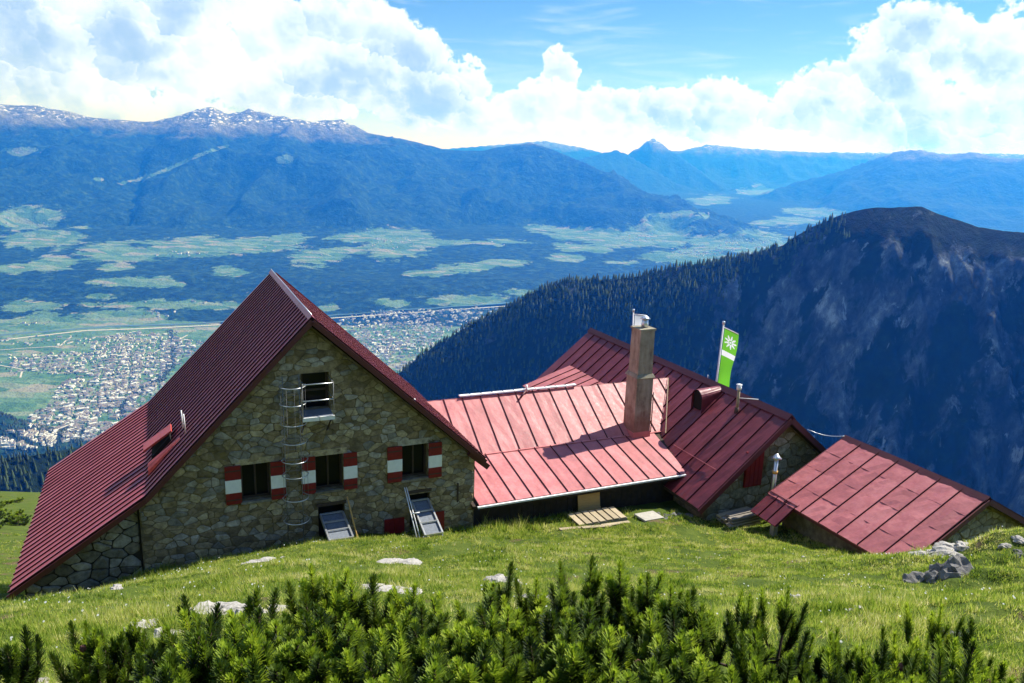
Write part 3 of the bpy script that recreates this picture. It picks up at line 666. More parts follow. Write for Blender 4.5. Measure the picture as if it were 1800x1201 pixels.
M_PLY = mat_wood('plywood', (0.42, 0.26, 0.09), (0.62, 0.42, 0.17)); M_PALE_WOOD = mat_wood('raw_boards', (0.22, 0.17, 0.10), (0.42, 0.34, 0.22)); M_OLD_WOOD = mat_wood('weathered_boards', (0.13, 0.11, 0.09), (0.34, 0.30, 0.24)); M_STICK = mat_wood('orange_wood', (0.50, 0.26, 0.06), (0.66, 0.40, 0.12))

# sheet-metal roofs, one panel at a time: edge polylines A and B run down the slope, the seam stands on edge A
def sheet(pl, parent, A, B, up, mat, prof, cans=0.0, joints=(), rng=random, sub=1, dark=2):
    A = [Vector(p) for p in A]; B = [Vector(p) for p in B]; up = Vector(up).normalized()
    st = []
    for i in range(len(A)-1):
        for k in range(sub): st.append((A[i].lerp(A[i+1], k/sub), B[i].lerp(B[i+1], k/sub)))
    st.append((A[-1], B[-1]))
    V, F = [], []; m = len(prof); L = len(st)
    for i, (a, b) in enumerate(st):
        w = (b-a).length; dirv = (b-a).normalized() if w > 1e-5 else Vector((0, 0, 0))
        lift = 0.012*(1 if (i % 2) else 0) if joints else 0.0
        for k, (x, h) in enumerate(prof):
            xx = x if x >= 0 else w+x+1e-9
            xx = min(xx, w)
            hh = h+lift+(rng.uniform(-cans, cans) if cans and 0.2*w < xx < 0.95*w else 0)
            V.append(a+dirv*xx+up*hh)
    for i in range(L-1):
        for k in range(m-1): F.append((i*m+k, i*m+k+1, (i+1)*m+k+1, (i+1)*m+k))
    n0 = len(V)                                  # hem: the lower edge folded down
    for k in range(m): V.append(V[(L-1)*m+k]-up*0.05)
    for k in range(m-1): F.append(((L-1)*m+k, (L-1)*m+k+1, n0+k+1, n0+k))
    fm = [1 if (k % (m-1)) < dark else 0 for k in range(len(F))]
    return pl.part('roof_panel', V, F, [mat, M_SEAM_SHADE], parent, fmat=fm)
SEAM = lambda w: [(0, 0), (0.0, 0.036), (0.018, 0.036), (0.018, 0.0), (0.3*w, 0), (0.55*w, 0), (0.8*w, 0), (w, 0)]
RIB = lambda w: [(0, 0), (0.004, 0.037), (0.036, 0.037), (0.045, 0.0), (w, 0)]

# rubble masonry: cells of an irregular pattern, each a stone of its own
def clip(poly, nx, nz, c):
    out = []
    for i in range(len(poly)):
        p, q = poly[i], poly[(i+1) % len(poly)]; dp = p[0]*nx+p[1]*nz-c; dq = q[0]*nx+q[1]*nz-c
        if dp <= 0: out.append(p)
        if (dp < 0 < dq) or (dq < 0 < dp):
            t = dp/(dp-dq); out.append((p[0]+t*(q[0]-p[0]), p[1]+t*(q[1]-p[1])))
    return out
def rubble(pl, wall, poly, holes, sx, sz, rng, mat, vfront, proud, gap, face=-1, maxparts=300, axis='u', jit=0.34, joint_name='wall_stones'):
    us = [p[0] for p in poly]; zs = [p[1] for p in poly]; sites = []; row = 0; z = min(zs)-sz
    while z < max(zs)+sz:
        u = min(us)-sx+(0.5*sx if row % 2 else 0); hz = sz*rng.uniform(0.75, 1.25)
        while u < max(us)+sx:
            sites.append((u+rng.uniform(-jit, jit)*sx, z+rng.uniform(-jit, jit)*sz)); u += sx*rng.choice([0.6, 0.8, 1.0, 1.25, 1.6])
        z += hz; row += 1
    S = np.array(sites); stones = []
    # convex wall outline as half planes
    hp = []; n = len(poly); ar = sum(poly[i][0]*poly[(i+1) % n][1]-poly[(i+1) % n][0]*poly[i][1] for i in range(n))
    for i in range(n):
        p, q = poly[i], poly[(i+1) % n]; nx, nz = (q[1]-p[1]), -(q[0]-p[0])
        if ar < 0: nx, nz = -nx, -nz
        l = math.hypot(nx, nz); hp.append((nx/l, nz/l, (nx*p[0]+nz*p[1])/l))
    for k, s in enumerate(sites):
        if any(h[0]*s[0]+h[1]*s[1] > h[2]+0.1 for h in hp): continue
        if any(a < s[0] < b and c < s[1] < d for a, b, c, d in holes): continue
        c = [(s[0]-1.2*sx, s[1]-1.2*sz), (s[0]+1.2*sx, s[1]-1.2*sz), (s[0]+1.2*sx, s[1]+1.2*sz), (s[0]-1.2*sx, s[1]+1.2*sz)]
        dd = np.hypot((S[:, 0]-s[0])/sx, (S[:, 1]-s[1])/sz)
        for j in np.argsort(dd)[1:14]:
            o = sites[j]; nx, nz = (o[0]-s[0])/sx**2, (o[1]-s[1])/sz**2; m_ = ((s[0]+o[0])/2, (s[1]+o[1])/2)
            c = clip(c, nx, nz, nx*m_[0]+nz*m_[1])
            if len(c) < 3: break
        for h in hp:
            if len(c) >= 3: c = clip(c, *h)
        for a, b, lo, hi in holes:
            if len(c) < 3: break
            if max(p[0] for p in c) > a and min(p[0] for p in c) < b and max(p[1] for p in c) > lo and min(p[1] for p in c) < hi:
                opts = [(1, 0, a, a-s[0]), (-1, 0, -b, s[0]-b), (0, 1, lo, lo-s[1]), (0, -1, -hi, s[1]-hi)]
                o = max(opts, key=lambda q: q[3]); c = clip(c, o[0], o[1], o[2])
        if len(c) < 3: continue
        A = 0.5*abs(sum(c[i][0]*c[(i+1) % len(c)][1]-c[(i+1) % len(c)][0]*c[i][1] for i in range(len(c))))
        if A < 0.008: continue
        stones.append((A, c))
    stones.sort(key=lambda t: -t[0]); RV, RF = [], []
    for idx, (A, c) in enumerate(stones):
        cu = sum(p[0] for p in c)/len(c); cz = sum(p[1] for p in c)/len(c); ring = []
        for i in range(len(c)):                              # shrink for the joint and round the corners
            p, q, r = c[i-1], c[i], c[(i+1) % len(c)]
            for o in (p, r):
                t = rng.uniform(0.08, 0.24); w = (q[0]+(o[0]-q[0])*t, q[1]+(o[1]-q[1])*t)
                l = math.hypot(w[0]-cu, w[1]-cz)+1e-6; k = max(0.3, 1-gap/l); ring.append((cu+(w[0]-cu)*k, cz+(w[1]-cz)*k))
        n = len(ring); pr = proud*rng.uniform(0.4, 1.5); tu, tz = rng.uniform(-.06, .06), rng.uniform(-.06, .06)
        V, F = [], []
        def pt(u, z, dep):
            V.append((u, vfront+face*dep, z) if axis == 'u' else (vfront+face*dep, u, z))
        for (u, z) in ring: pt(u, z, -0.04)
        for (u, z) in ring: pt(cu+(u-cu)*0.97, cz+(z-cz)*0.97, pr*0.55+tu*(u-cu)+tz*(z-cz))
        for (u, z) in ring: pt(cu+(u-cu)*0.78, cz+(z-cz)*0.76, pr+tu*(u-cu)+tz*(z-cz)+rng.uniform(-.006, .006))
        for a in (0, n):
            for i in range(n): F.append((a+i, a+(i+1) % n, a+n+(i+1) % n, a+n+i))
        F.append(tuple(range(2*n, 3*n)))
        if idx < maxparts: pl.part('stone', V, F, mat, wall)
        else:
            o = len(RV); RV += V; RF += [tuple(i+o for i in f) for f in F]
    if RV: pl.part(joint_name, RV, RF, mat, wall)['kind'] = 'stuff'
def cut_boxes(o, boxes, pl):
    """cut openings (u0,u1,v0,v1,z0,z1) into a part"""
    V, F = [], []
    for (u0, u1, v0, v1, z0, z1) in boxes:
        k = len(V); V += [(u-pl.b[0], v-pl.b[1], z-pl.b[2]) for z in (z0, z1) for v in (v0, v1) for u in (u0, u1)]
        F += [tuple(i+k for i in f) for f in [(0, 2, 3, 1), (4, 5, 7, 6), (0, 1, 5, 4), (2, 6, 7, 3), (0, 4, 6, 2), (1, 3, 7, 5)]]
    c = bpy.data.objects.new('cutter', mesh_from('cutter', V, F)); COL.objects.link(c); c.parent = o.parent
    md = o.modifiers.new('cut', 'BOOLEAN'); md.operation = 'DIFFERENCE'; md.solver = 'EXACT'; md.object = c
    bpy.context.view_layer.update()
    dg = bpy.context.evaluated_depsgraph_get(); me = bpy.data.meshes.new_from_object(o.evaluated_get(dg))
    o.modifiers.clear(); old = o.data; o.data = me; bpy.data.objects.remove(c); bpy.data.meshes.remove(old)

rg = random.Random(4)
# ================================================================== main house
H1 = Place('stone_house', 0.1, 3.7, gl(0, 0)-1.5, 'gabled stone house with steep ribbed maroon roof sweeping low to the left', 'house')
RU, RZ, VF, VB = 0.11, -4.31, -0.35, 7.80
KU, KZ, EU, EZ = -4.08, -8.63, -7.22, -10.66
QU, QZ = 5.02, -8.80
gable = [(-4.27, -13.0), (4.82, -13.0), (4.82, -8.86), (0.11, -4.58), (-4.27, -9.02)]
wall = H1.part('wall', *prism(gable, 0.0, 7.45), M_MORTAR)
WINS = [(-2.19, -1.79, -1.04, -0.66), (-0.24, 0.14, 0.90, 1.28), (2.15, 2.58, 3.35, 3.75)]
WT, WB = -8.24, -9.26
openings = [(a1, b0, WB, WT) for a0, a1, b0, b1 in WINS]+[(-0.16, 0.57, -6.88, -5.87), (0.2, 0.92, -10.9, -9.72), (2.82, 3.42, -10.9, -9.78)]
cut_boxes(wall, [(a, b, -0.3, 0.32, c, d) for a, b, c, d in openings], H1)
rubble(H1, wall, [(-4.25, -11.3), (4.80, -11.3), (4.80, -8.9), (0.11, -4.66), (-4.25, -9.06)], openings, 0.27, 0.165, rg, M_STONE, 0.0, 0.020, 0.007, jit=0.45)
low = H1.part('lean_to_wall', *prism([(-6.95, -13), (-4.29, -13), (-4.29, -8.98), (-6.95, -10.66)], 0.14, 7.3), M_MORTAR_DARK)
rubble(H1, low, [(-6.93, -11.6), (-4.31, -11.6), (-4.31, -9.02), (-6.93, -10.68)], [], 0.34, 0.23, rg, M_STONE_LOW, 0.14, 0.045, 0.013, jit=0.42)
for k, (a0, a1, b0, b1) in enumerate(WINS):
    w = H1.box('window', a1, b0, 0.26, 0.30, WB, WT, M_HOLE)
    fr = 0.055; um = (a1+b0)/2
    H1.box('pane', a1+fr, um-0.025, 0.215, 0.225, WB+fr, WT-fr, M_GLASS, w); H1.box('pane', um+0.025, b0-fr, 0.215, 0.225, WB+fr, WT-fr, M_GLASS, w)
    for nm, q in (('frame', (a1, a1+fr, 0.18, 0.25, WB, WT)), ('frame', (b0-fr, b0, 0.18, 0.25, WB, WT)), ('frame', (a1+fr, b0-fr, 0.18, 0.25, WT-fr, WT)), ('frame', (a1+fr, b0-fr, 0.18, 0.25, WB, WB+fr)), ('mullion', (um-0.025, um+0.025, 0.185, 0.245, WB+fr, WT-fr))):
        H1.box(nm, *q, M_FRAME, w)
    H1.box('sill', a1-0.03, b0+0.03, -0.09, 0.1, WB-0.07, WB-0.003, M_STONE_LOW, w)
    H1.box('lintel', a1-0.12, b0+0.12, -0.025, 0.1, WT+0.004, WT+0.17, M_STONE, w)
    for (p0, p1, tl) in ((a0, a1, 0.03), (b0, b1, -0.02)):
        zt = WT+0.02; zb = WB-0.03
        sh = H1.box('shutter', p0+0.004, p1-0.004, -0.10+tl, -0.06+tl, zb, zt, M_SHUT_RED)
        h = zt-zb
        H1.box('white_band', p0, p1, -0.106+tl, -0.056+tl, zb+0.30*h, zb+0.64*h, M_SHUT_WHITE, sh)
        for zz in (zb+0.1*h, zb+0.86*h): H1.box('hinge', p0+0.02, p1-0.02, -0.112+tl, -0.101+tl, zz, zz+0.03, M_FRAME, sh)
# upper door on to the balcony and the two low hatches
d = H1.box('balcony_door', -0.16, 0.57, 0.24, 0.30, -6.88, -5.87, M_HOLE)
for q in ((-0.16, -0.10, 0.16, 0.23, -6.88, -5.87), (0.51, 0.57, 0.16, 0.23, -6.88, -5.87), (-0.10, 0.51, 0.16, 0.23, -5.93, -5.87), (-0.10, 0.51, 0.165, 0.225, -6.42, -6.36)): H1.box('frame', *q, M_FRAME, d)
H1.box('pane', -0.10, 0.51, 0.19, 0.20, -6.36, -5.93, M_GLASS, d); H1.box('pane', -0.10, 0.51, 0.19, 0.20, -6.88, -6.42, M_GLASS, d)
H1.box('lintel', -0.3, 0.72, -0.025, 0.1, -5.866, -5.68, M_STONE)
for a, b in ((0.2, 0.92), (2.82, 3.42)):
    dd = H1.box('hatch', a, b, 0.24, 0.30, -10.9, -9.74, M_HOLE); H1.box('frame', a-0.05, b+0.05, -0.04, 0.05, -9.73, -9.64, M_FRAME, dd)
for a, b in ((2.34, 2.64), (3.56, 3.86), (2.05, 2.33)):
    H1.box('shutter', a, b, -0.07, -0.03, -11.0, -10.42, M_SHUT_RED)
H1.box('iron_tie', 4.26, 4.30, -0.07, -0.02, -10.2, -9.6, M_FRAME)
H1.box('wall_lamp', 2.88, 2.96, -0.12, -0.02, -6.93, -6.85, M_WHITE)
# roof
sl = Vector((RZ-KZ, 0, 0)); nL = Vector((-(RZ-KZ), 0, RU-KU)).normalized(); nR = Vector((RZ-QZ, 0, QU-RU)).normalized()
roof = H1.part('roof', *prism([(RU, RZ-0.03), (QU-0.02, QZ-0.03), (QU-0.02, QZ-0.14), (RU, RZ-0.16), (KU, KZ-0.15), (EU+0.03, EZ-0.13), (EU+0.03, EZ-0.03), (KU, KZ-0.03)], VF+0.03, VB-0.03), M_UNDER)
NS = 27; wv = (VB-VF)/NS
for i in range(NS):
    v0 = VF+i*wv; v1 = v0+wv; e = rg.uniform(-0.015, 0.015)
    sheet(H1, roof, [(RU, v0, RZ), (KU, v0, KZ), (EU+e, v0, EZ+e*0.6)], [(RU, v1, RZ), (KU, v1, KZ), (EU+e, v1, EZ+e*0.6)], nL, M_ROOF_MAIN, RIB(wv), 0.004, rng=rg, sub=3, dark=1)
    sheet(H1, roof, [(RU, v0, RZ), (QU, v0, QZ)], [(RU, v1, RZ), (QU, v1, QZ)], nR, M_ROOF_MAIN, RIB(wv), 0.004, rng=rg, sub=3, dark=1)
H1.part('ridge_cap', [(RU-0.09, v, RZ-0.045) if k == 0 else ((RU, v, RZ+0.06) if k == 1 else (RU+0.09, v, RZ-0.03)) for v in (VF-0.02, VB+0.02) for k in range(3)], [(0, 1, 4, 3), (1, 2, 5, 4)], M_ROOF_MAIN, roof)
H1.bar('lightning_wire', [(RU, VF, RZ+0.085), (RU, 2, RZ+0.075), (RU, 5, RZ+0.085), (RU, VB, RZ+0.08)], 0.014, M_STEEL, roof)
for P0, P1 in (((RU, VF-0.03, RZ-0.1), (QU, VF-0.03, QZ-0.1)), ((RU, VF-0.03, RZ-0.1), (KU, VF-0.03, KZ-0.1)), ((KU, VF-0.03, KZ-0.1), (EU, VF-0.03, EZ-0.1))):
    H1.part('barge_board', *beam(P0, P1, 0.045, 0.13, (0, 0, 1)), M_TRIM, roof)
H1.part('barge_board', *beam((RU+0.1, VB+0.02, RZ-0.1), (QU, VB+0.02, QZ-0.1), 0.04, 0.18), M_TRIM, roof)
H1.part('rafter_end', *beam((4.55, -0.2, -8.62), (5.16, -0.2, -9.14), 0.14, 0.16), M_TRIM, roof)
# open roof vent on the left slope: raised lid, dark shaft, red cowl
def onL(u, off=0.0): return RZ+(KZ-RZ)*(u-RU)/(KU-RU)+off
vent = H1.part('roof_vent', [(-3.40, 1.55, onL(-3.40)-.05), (-3.40, 2.3, onL(-3.40)-.05), (-3.95, 2.3, onL(-3.95)-.05), (-3.95, 1.55, onL(-3.95)-.05), (-3.45, 1.6, onL(-3.45)+.18), (-3.45, 2.25, onL(-3.45)+.18), (-3.93, 2.25, onL(-3.93)+.14), (-3.93, 1.6, onL(-3.93)+.14)],
    [(0, 1, 5, 4), (1, 2, 6, 5), (2, 3, 7, 6), (3, 0, 4, 7), (4, 5, 6, 7)], M_HOLE, roof)
V, F = beam((-3.40, 2.05, onL(-3.40)+.22), (-4.12, 2.05, onL(-4.12)+.46), 0.60, 0.05, (-.3, 0, 1)); H1.part('vent_lid', V, F, M_REDBRIGHT, vent)
V, F = [], []
for i in range(7):
    t = math.pi*i/6; V.append((-4.02, 1.02-0.24*math.cos(t), onL(-4.02)+0.04+0.24*math.sin(t))); V.append((-3.2, 1.02-0.08*math.cos(t), onL(-3.2)+0.02+0.06*math.sin(t)))
for i in range(6): F.append((2*i, 2*i+2, 2*i+3, 2*i+1))
F.append(tuple(range(0, 14, 2))); H1.part('vent_cowl', V, F, M_REDBRIGHT, vent)
for (a, b) in ((1.55, 0.0), (1.05, 0.05)): H1.bar('vent_stay', [(-3.10+b, a, onL(-3.1+b)), (-3.12+b, a-0.02, onL(-3.1+b)+0.55)], 0.018, M_WHITE, vent)

# ================================================================== linking house with the chimney
H2 = Place('linking_house', 8.5, 2.0, gl(8.5, 0)-1.0, 'low linking house with wide bright red seamed roof and tall chimney', 'house')
FVv, FZ, LV, LZ, EV2, EZ2 = 2.30, -9.80, 4.36, -8.45, -0.27, -10.31
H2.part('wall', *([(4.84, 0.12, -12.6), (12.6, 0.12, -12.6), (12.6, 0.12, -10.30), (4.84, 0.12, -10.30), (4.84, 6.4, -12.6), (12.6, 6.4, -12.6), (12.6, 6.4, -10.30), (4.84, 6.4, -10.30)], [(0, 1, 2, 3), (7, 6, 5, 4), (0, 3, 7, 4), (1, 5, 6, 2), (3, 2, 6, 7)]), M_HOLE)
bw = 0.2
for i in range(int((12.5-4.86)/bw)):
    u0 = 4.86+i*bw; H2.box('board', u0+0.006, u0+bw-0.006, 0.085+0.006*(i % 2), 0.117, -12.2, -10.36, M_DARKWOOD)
roof2 = H2.part('roof', [(4.7, EV2+.03, EZ2-.03), (12.4, EV2+.03, EZ2-.03), (13.0, FVv, FZ-.03), (4.7, FVv, FZ-.03), (14.7, LV, LZ-.03), (4.7, LV, LZ-.03), (4.7, 6.6, -9.9), (14.7, 6.6, -9.9),
    (4.7, EV2+.03, EZ2-.12), (12.4, EV2+.03, EZ2-.12), (13.0, FVv, FZ-.12), (4.7, FVv, FZ-.12)], [(0, 1, 2, 3), (3, 2, 4, 5), (5, 4, 7, 6), (8, 11, 10, 9), (0, 8, 9, 1)], M_UNDER)
nUp = Vector((0, -(LZ-FZ), LV-FVv)).normalized(); nLo = Vector((0, -(FZ-EZ2), FVv-EV2)).normalized()
pw = 0.68; n_ = 15
for i in range(n_):
    u0 = 4.62+i*pw; u1 = u0+pw
    if u0 > 14.3: break
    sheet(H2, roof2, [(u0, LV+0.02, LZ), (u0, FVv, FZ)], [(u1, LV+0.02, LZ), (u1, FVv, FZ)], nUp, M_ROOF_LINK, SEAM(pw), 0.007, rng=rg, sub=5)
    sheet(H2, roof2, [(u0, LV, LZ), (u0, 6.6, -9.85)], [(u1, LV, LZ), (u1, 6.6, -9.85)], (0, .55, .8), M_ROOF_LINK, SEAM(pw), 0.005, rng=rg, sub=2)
pw2 = 0.60
for i in range(14):
    u0 = 4.86+i*pw2; u1 = u0+pw2; ue = min(u1, 12.40); us = min(u0, 12.40)
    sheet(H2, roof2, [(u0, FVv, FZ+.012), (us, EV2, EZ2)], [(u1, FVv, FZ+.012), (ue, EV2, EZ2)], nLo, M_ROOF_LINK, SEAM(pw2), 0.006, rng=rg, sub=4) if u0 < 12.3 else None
H2.part('fold_flashing', *beam((4.9, FVv-0.02, FZ+0.02), (13.0, FVv-0.02, FZ+0.02), 0.09, 0.02), M_ROOF_LINK, roof2)
H2.part('gutter', *beam((4.82, EV2-0.05, EZ2-0.045), (12.3, EV2-0.05, EZ2-0.045), 0.07, 0.05), M_WHITE)
H2.part('fascia', *beam((4.86, EV2+0.03, EZ2-0.14), (12.35, EV2+0.03, EZ2-0.14), 0.03, 0.12), M_DARKWOOD)
for k in range(11):
    a = 5.9+k*0.42; H2.part('ridge_plate', *beam((a, LV+0.02, LZ+0.075), (a+0.38, LV+0.02, LZ+0.075+rg.uniform(-.008, .008)), 0.16, 0.045), M_WHITE, roof2)
H2.bar('ridge_post', [(8.45, LV-0.05, LZ+0.02), (8.45, LV-0.02, LZ+0.26)], 0.05, M_WHITE, roof2); H2.bar('ridge_post_foot', [(8.42, LV-0.08, LZ+0.08), (8.1, LV-0.32, LZ-0.08)], 0.04, M_TRIM, roof2)
# chimney: two tiers with a ledge, cowl on top
def taper_box(pl, name, cu, cv, z0, z1, a0, b0, a1, b1, mat, parent=None):
    V = [(cu+sx*a, cv+sy*b, z) for z, a, b in ((z0, a0, b0), (z1, a1, b1)) for sx, sy in ((-1, -1), (1, -1), (1, 1), (-1, 1))]
    return pl.part(name, V, [(3, 2, 1, 0), (4, 5, 6, 7), (0, 1, 5, 4), (1, 2, 6, 5), (2, 3, 7, 6), (3, 0, 4, 7)], mat, parent)
def mat_chimney():
    m, nt, b = material('chimney_render'); geo = nt.new('ShaderNodeNewGeometry'); P = geo.outputs['Position']
    n = nt.noise(P, 2.2, 6, 0.7); n2 = nt.noise(nt.scalevec(P, 3, 3, 0.5), 2.4, 4, 0.6)
    c = nt.ramp(nt.math('ADD', nt.math('MULTIPLY', n, .55), nt.math('MULTIPLY', n2, .45)), [(0.32, (0.13, 0.09, 0.06)), (0.48, (0.30, 0.25, 0.18)), (0.68, (0.44, 0.39, 0.30))])
    sp = nt.new('ShaderNodeSeparateXYZ'); nt.l.new(P, sp.inputs[0])
    rust = nt.math('MULTIPLY', nt.smooth(nt.math('ADD', sp.outputs[2], nt.math('MULTIPLY', n, 1.2)), -7.9, -8.9), 0.6)   # red paint splashed up from the roof flashing
    c = nt.mix(rust, c, (0.17, 0.055, 0.04))
    nt.l.new(c, b.inputs['Base Color']); b.inputs['Roughness'].default_value = 0.95
    bm = nt.new('ShaderNodeBump'); bm.inputs['Distance'].default_value = 0.03; bm.inputs['Strength'].default_value = .7; nt.l.new(n, bm.inputs['Height']); nt.l.new(bm.outputs[0], b.inputs['Normal']); return m
M_CHIM = mat_chimney()
CU, CV = 12.02, 2.45
ch = taper_box(H2, 'chimney', CU, CV, -10.2, -7.62, 0.345, 0.36, 0.335, 0.35, M_CHIM)
taper_box(H2, 'ledge', CU, CV, -7.618, -7.50, 0.385, 0.40, 0.33, 0.34, M_PLASTER, ch)
taper_box(H2, 'upper_stack', CU, CV, -7.498, -5.93, 0.30, 0.315, 0.285, 0.30, M_CHIM, ch)
taper_box(H2, 'cap_slab', CU, CV, -5.928, -5.86, 0.32, 0.335, 0.32, 0.335, M_PLASTER, ch)
V, F = tube([(CU+0.05, CV, -5.858), (CU+0.05, CV, -5.72), (CU+0.05, CV, -5.70), (CU+0.05, CV, -5.55)], 0.13, 10, 0.11); H2.part('flue', V, F, M_STEEL, ch, True)
V, F = tube([(CU+0.05, CV, -5.548), (CU+0.05, CV, -5.50), (CU+0.05, CV, -5.44)], 0.19, 10, 0.05); H2.part('cowl', V, F, M_STEEL, ch, True)
taper_box(H2, 'flashing', CU, CV, -10.0, -9.62, 0.37, 0.385, 0.352, 0.365, M_ROOF_LINK, ch)
H2.bar('stack_ladder', [(CU+0.42, CV-0.3, -9.7), (CU+0.42, CV-0.3, -8.2)], 0.02, M_FRAME, ch)

# ================================================================== right wing
H3 = Place('wing_house', 15, 4.8, gl(15, -2)-1.0, 'long wing with dark red seamed roof, barrel vent and gable end in shade', 'house')
WU, WZ, WL, WLZ, WVF, WVB = 15.06, -8.10, 11.70, -10.80, -1.90, 11.55
ws = (WZ-WLZ)/(WU-WL); WR = 2*WU-WL
wall3 = H3.part('wall', *prism([(12.15, -12.8), (WR-0.45, -12.8), (WR-0.45, -10.62), (WU, WZ-0.2), (12.15, -10.62)], WVF+0.32, WVB-0.3), M_MORTAR)
def onv(px, py, v):
    dr = ray(px, py); dv = -dr[0]*sA+dr[1]*cA; ov = -(-ORG[0]*sA+ORG[1]*cA); 
    t = (v-ov)/dv; p = dr*t; x, y = p[0]-ORG[0], p[1]-ORG[1]; return (x*cA+y*sA, -x*sA+y*cA, p[2])
d0 = onv(1329, 797, WVF+0.3); d1 = onv(1362, 842, WVF+0.3)
DU0, DU1, DZ0, DZ1 = 13.62, 14.32, -10.45, -9.22
rubble(H3, wall3, [(12.2, -11.9), (WR-0.5, -11.9), (WR-0.5, -10.66), (WU, WZ-0.28), (12.2, -10.66)], [(DU0, DU1, DZ0, DZ1)], 0.42, 0.27, rg, M_STONE_WING, WVF+0.32, 0.02, 0.016, maxparts=200)
door = H3.box('door', DU0, DU1, WVF+0.24, WVF+0.30, DZ0, DZ1, M_SHUT_RED)
for k in range(4): H3.box('door_board', DU0+0.01+k*0.173, DU0+0.165+k*0.173, WVF+0.225, WVF+0.239, DZ0+0.02, DZ1-0.02, M_SHUT_RED, door)
roof3 = H3.part('roof', *prism([(WU, WZ-.03), (WR, WLZ-.03), (WR, WLZ-.13), (WU, WZ-.16), (WL+.02, WLZ-.13), (WL+.02, WLZ-.03)], WVF+.03, WVB-.03), M_UNDER)
n3 = Vector((-ws, 0, 1)).normalized(); n3r = Vector((ws, 0, 1)).normalized(); NW = 21; ww = (WVB-WVF)/NW
for i in range(NW):
    v0 = WVF+i*ww; v1 = v0+ww; cans = 0.02 if i < 14 else 0.003
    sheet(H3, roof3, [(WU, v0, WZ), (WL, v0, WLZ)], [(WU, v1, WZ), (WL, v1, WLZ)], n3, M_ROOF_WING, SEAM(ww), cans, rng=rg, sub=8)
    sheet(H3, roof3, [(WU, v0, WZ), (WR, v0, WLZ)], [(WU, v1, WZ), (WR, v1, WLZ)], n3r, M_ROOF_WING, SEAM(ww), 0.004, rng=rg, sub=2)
H3.part('ridge_cap', [p for v in (WVF-.02, WVB+.02) for p in ((WU-.18, v, WZ-.08), (WU, v, WZ+.1), (WU+.18, v, WZ-.08))], [(0, 1, 4, 3), (1, 2, 5, 4)], M_TRIM, roof3)
for P0, P1 in (((WU, WVF-.03, WZ-.09), (WL, WVF-.03, WLZ-.09)), ((WU, WVF-.03, WZ-.09), (WR, WVF-.03, WLZ-.09))): H3.part('barge_board', *beam(P0, P1, 0.05, 0.18), M_TRIM, roof3)
# flatter extension of the roof at the back
KX, KZ3 = 13.40, WLZ+ws*(13.40-WL)+0.03
for i in range(6):
    v0 = 7.0+i*0.555; v1 = v0+0.555
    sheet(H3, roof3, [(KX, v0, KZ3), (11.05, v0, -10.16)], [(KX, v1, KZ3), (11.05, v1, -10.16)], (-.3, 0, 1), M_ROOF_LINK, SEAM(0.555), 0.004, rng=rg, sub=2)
# upright flashing beside the link roof, and snow-guard bars
H3.part('flashing', *beam((14.55, 4.30, WLZ+ws*(14.55-WL)+.07), (12.95, 1.95, WLZ+ws*(12.95-WL)+.07), 0.03, 0.02, (-.6, 0, .8)), M_PALE_WOOD, roof3)
H3.part('snow_bar', *beam((12.76, 1.15, -9.86), (12.76, -1.25, -9.86), 0.025, 0.025, (-.6, 0, .8)), M_ROOF_ANNEX, roof3)
# barrel vent
def onW(u, off=0.0): return WLZ+ws*(u-WL)+off
V, F = [], []; ns = 10; VC, VR = 1.72, 0.30
for i in range(ns+1):
    t = math.pi*i/ns; c, s_ = math.cos(t), math.sin(t)
    V.append((14.02, VC-VR*c, -8.42+VR*s_)); V.append((15.05, VC-VR*0.75*c, -8.22+VR*0.5*s_))
for i in range(ns): F.append((2*i, 2*i+2, 2*i+3, 2*i+1))
k = len(V); V += [(14.02, VC-VR, onW(14.02)-.05), (15.0, VC-VR*.75, onW(15.0)-.05), (14.02, VC+VR, onW(14.02)-.05), (15.0, VC+VR*.75, onW(15.0)-.05)]
F += [(k, 0, 1, k+1), (k+2, k+3, 2*ns+1, 2*ns)]
bv = H3.part('barrel_vent', V, F, M_ROOF_WING, roof3, False)
V = [(14.10, VC-VR*0.97*math.cos(math.pi*i/ns), -8.42+VR*.97*math.sin(math.pi*i/ns)) for i in range(ns+1)]+[(14.10, VC+VR*.97, onW(14.10)), (14.10, VC-VR*.97, onW(14.10))]
H3.part('vent_opening', V, [tuple(range(len(V)))], M_HOLE, bv)
# vent pipe with cap and stay
vp = H3.bar('vent_pipe', [(14.56, 0.16, -8.6), (14.56, 0.16, -7.72)], 0.05, M_PALE_WOOD, roof3, 8)
H3.bar('pipe_cap', [(14.56, 0.16, -7.72), (14.56, 0.16, -7.60)], 0.085, M_WHITE, vp, 8); H3.bar('pipe_cap', [(14.56, 0.16, -7.56), (14.56, 0.16, -7.53)], 0.10, M_WHITE, vp, 8); H3.bar('pipe_collar', [(14.54, 0.16, -8.62), (14.55, 0.16, -8.36)], 0.075, M_FRAME, vp, 8)
H3.bar('pipe_stay', [(14.58, 0.16, -8.02), (15.05, -0.30, -7.98)], 0.016, M_WHITE, vp)
for k in range(5): H3.bar('ridge_hook', [(WU+0.05, 2.6+k*0.03, WZ+0.08), (WU+0.05, 2.6+k*0.03, WZ+0.2)], 0.02, M_WHITE, roof3) if k < 1 else None

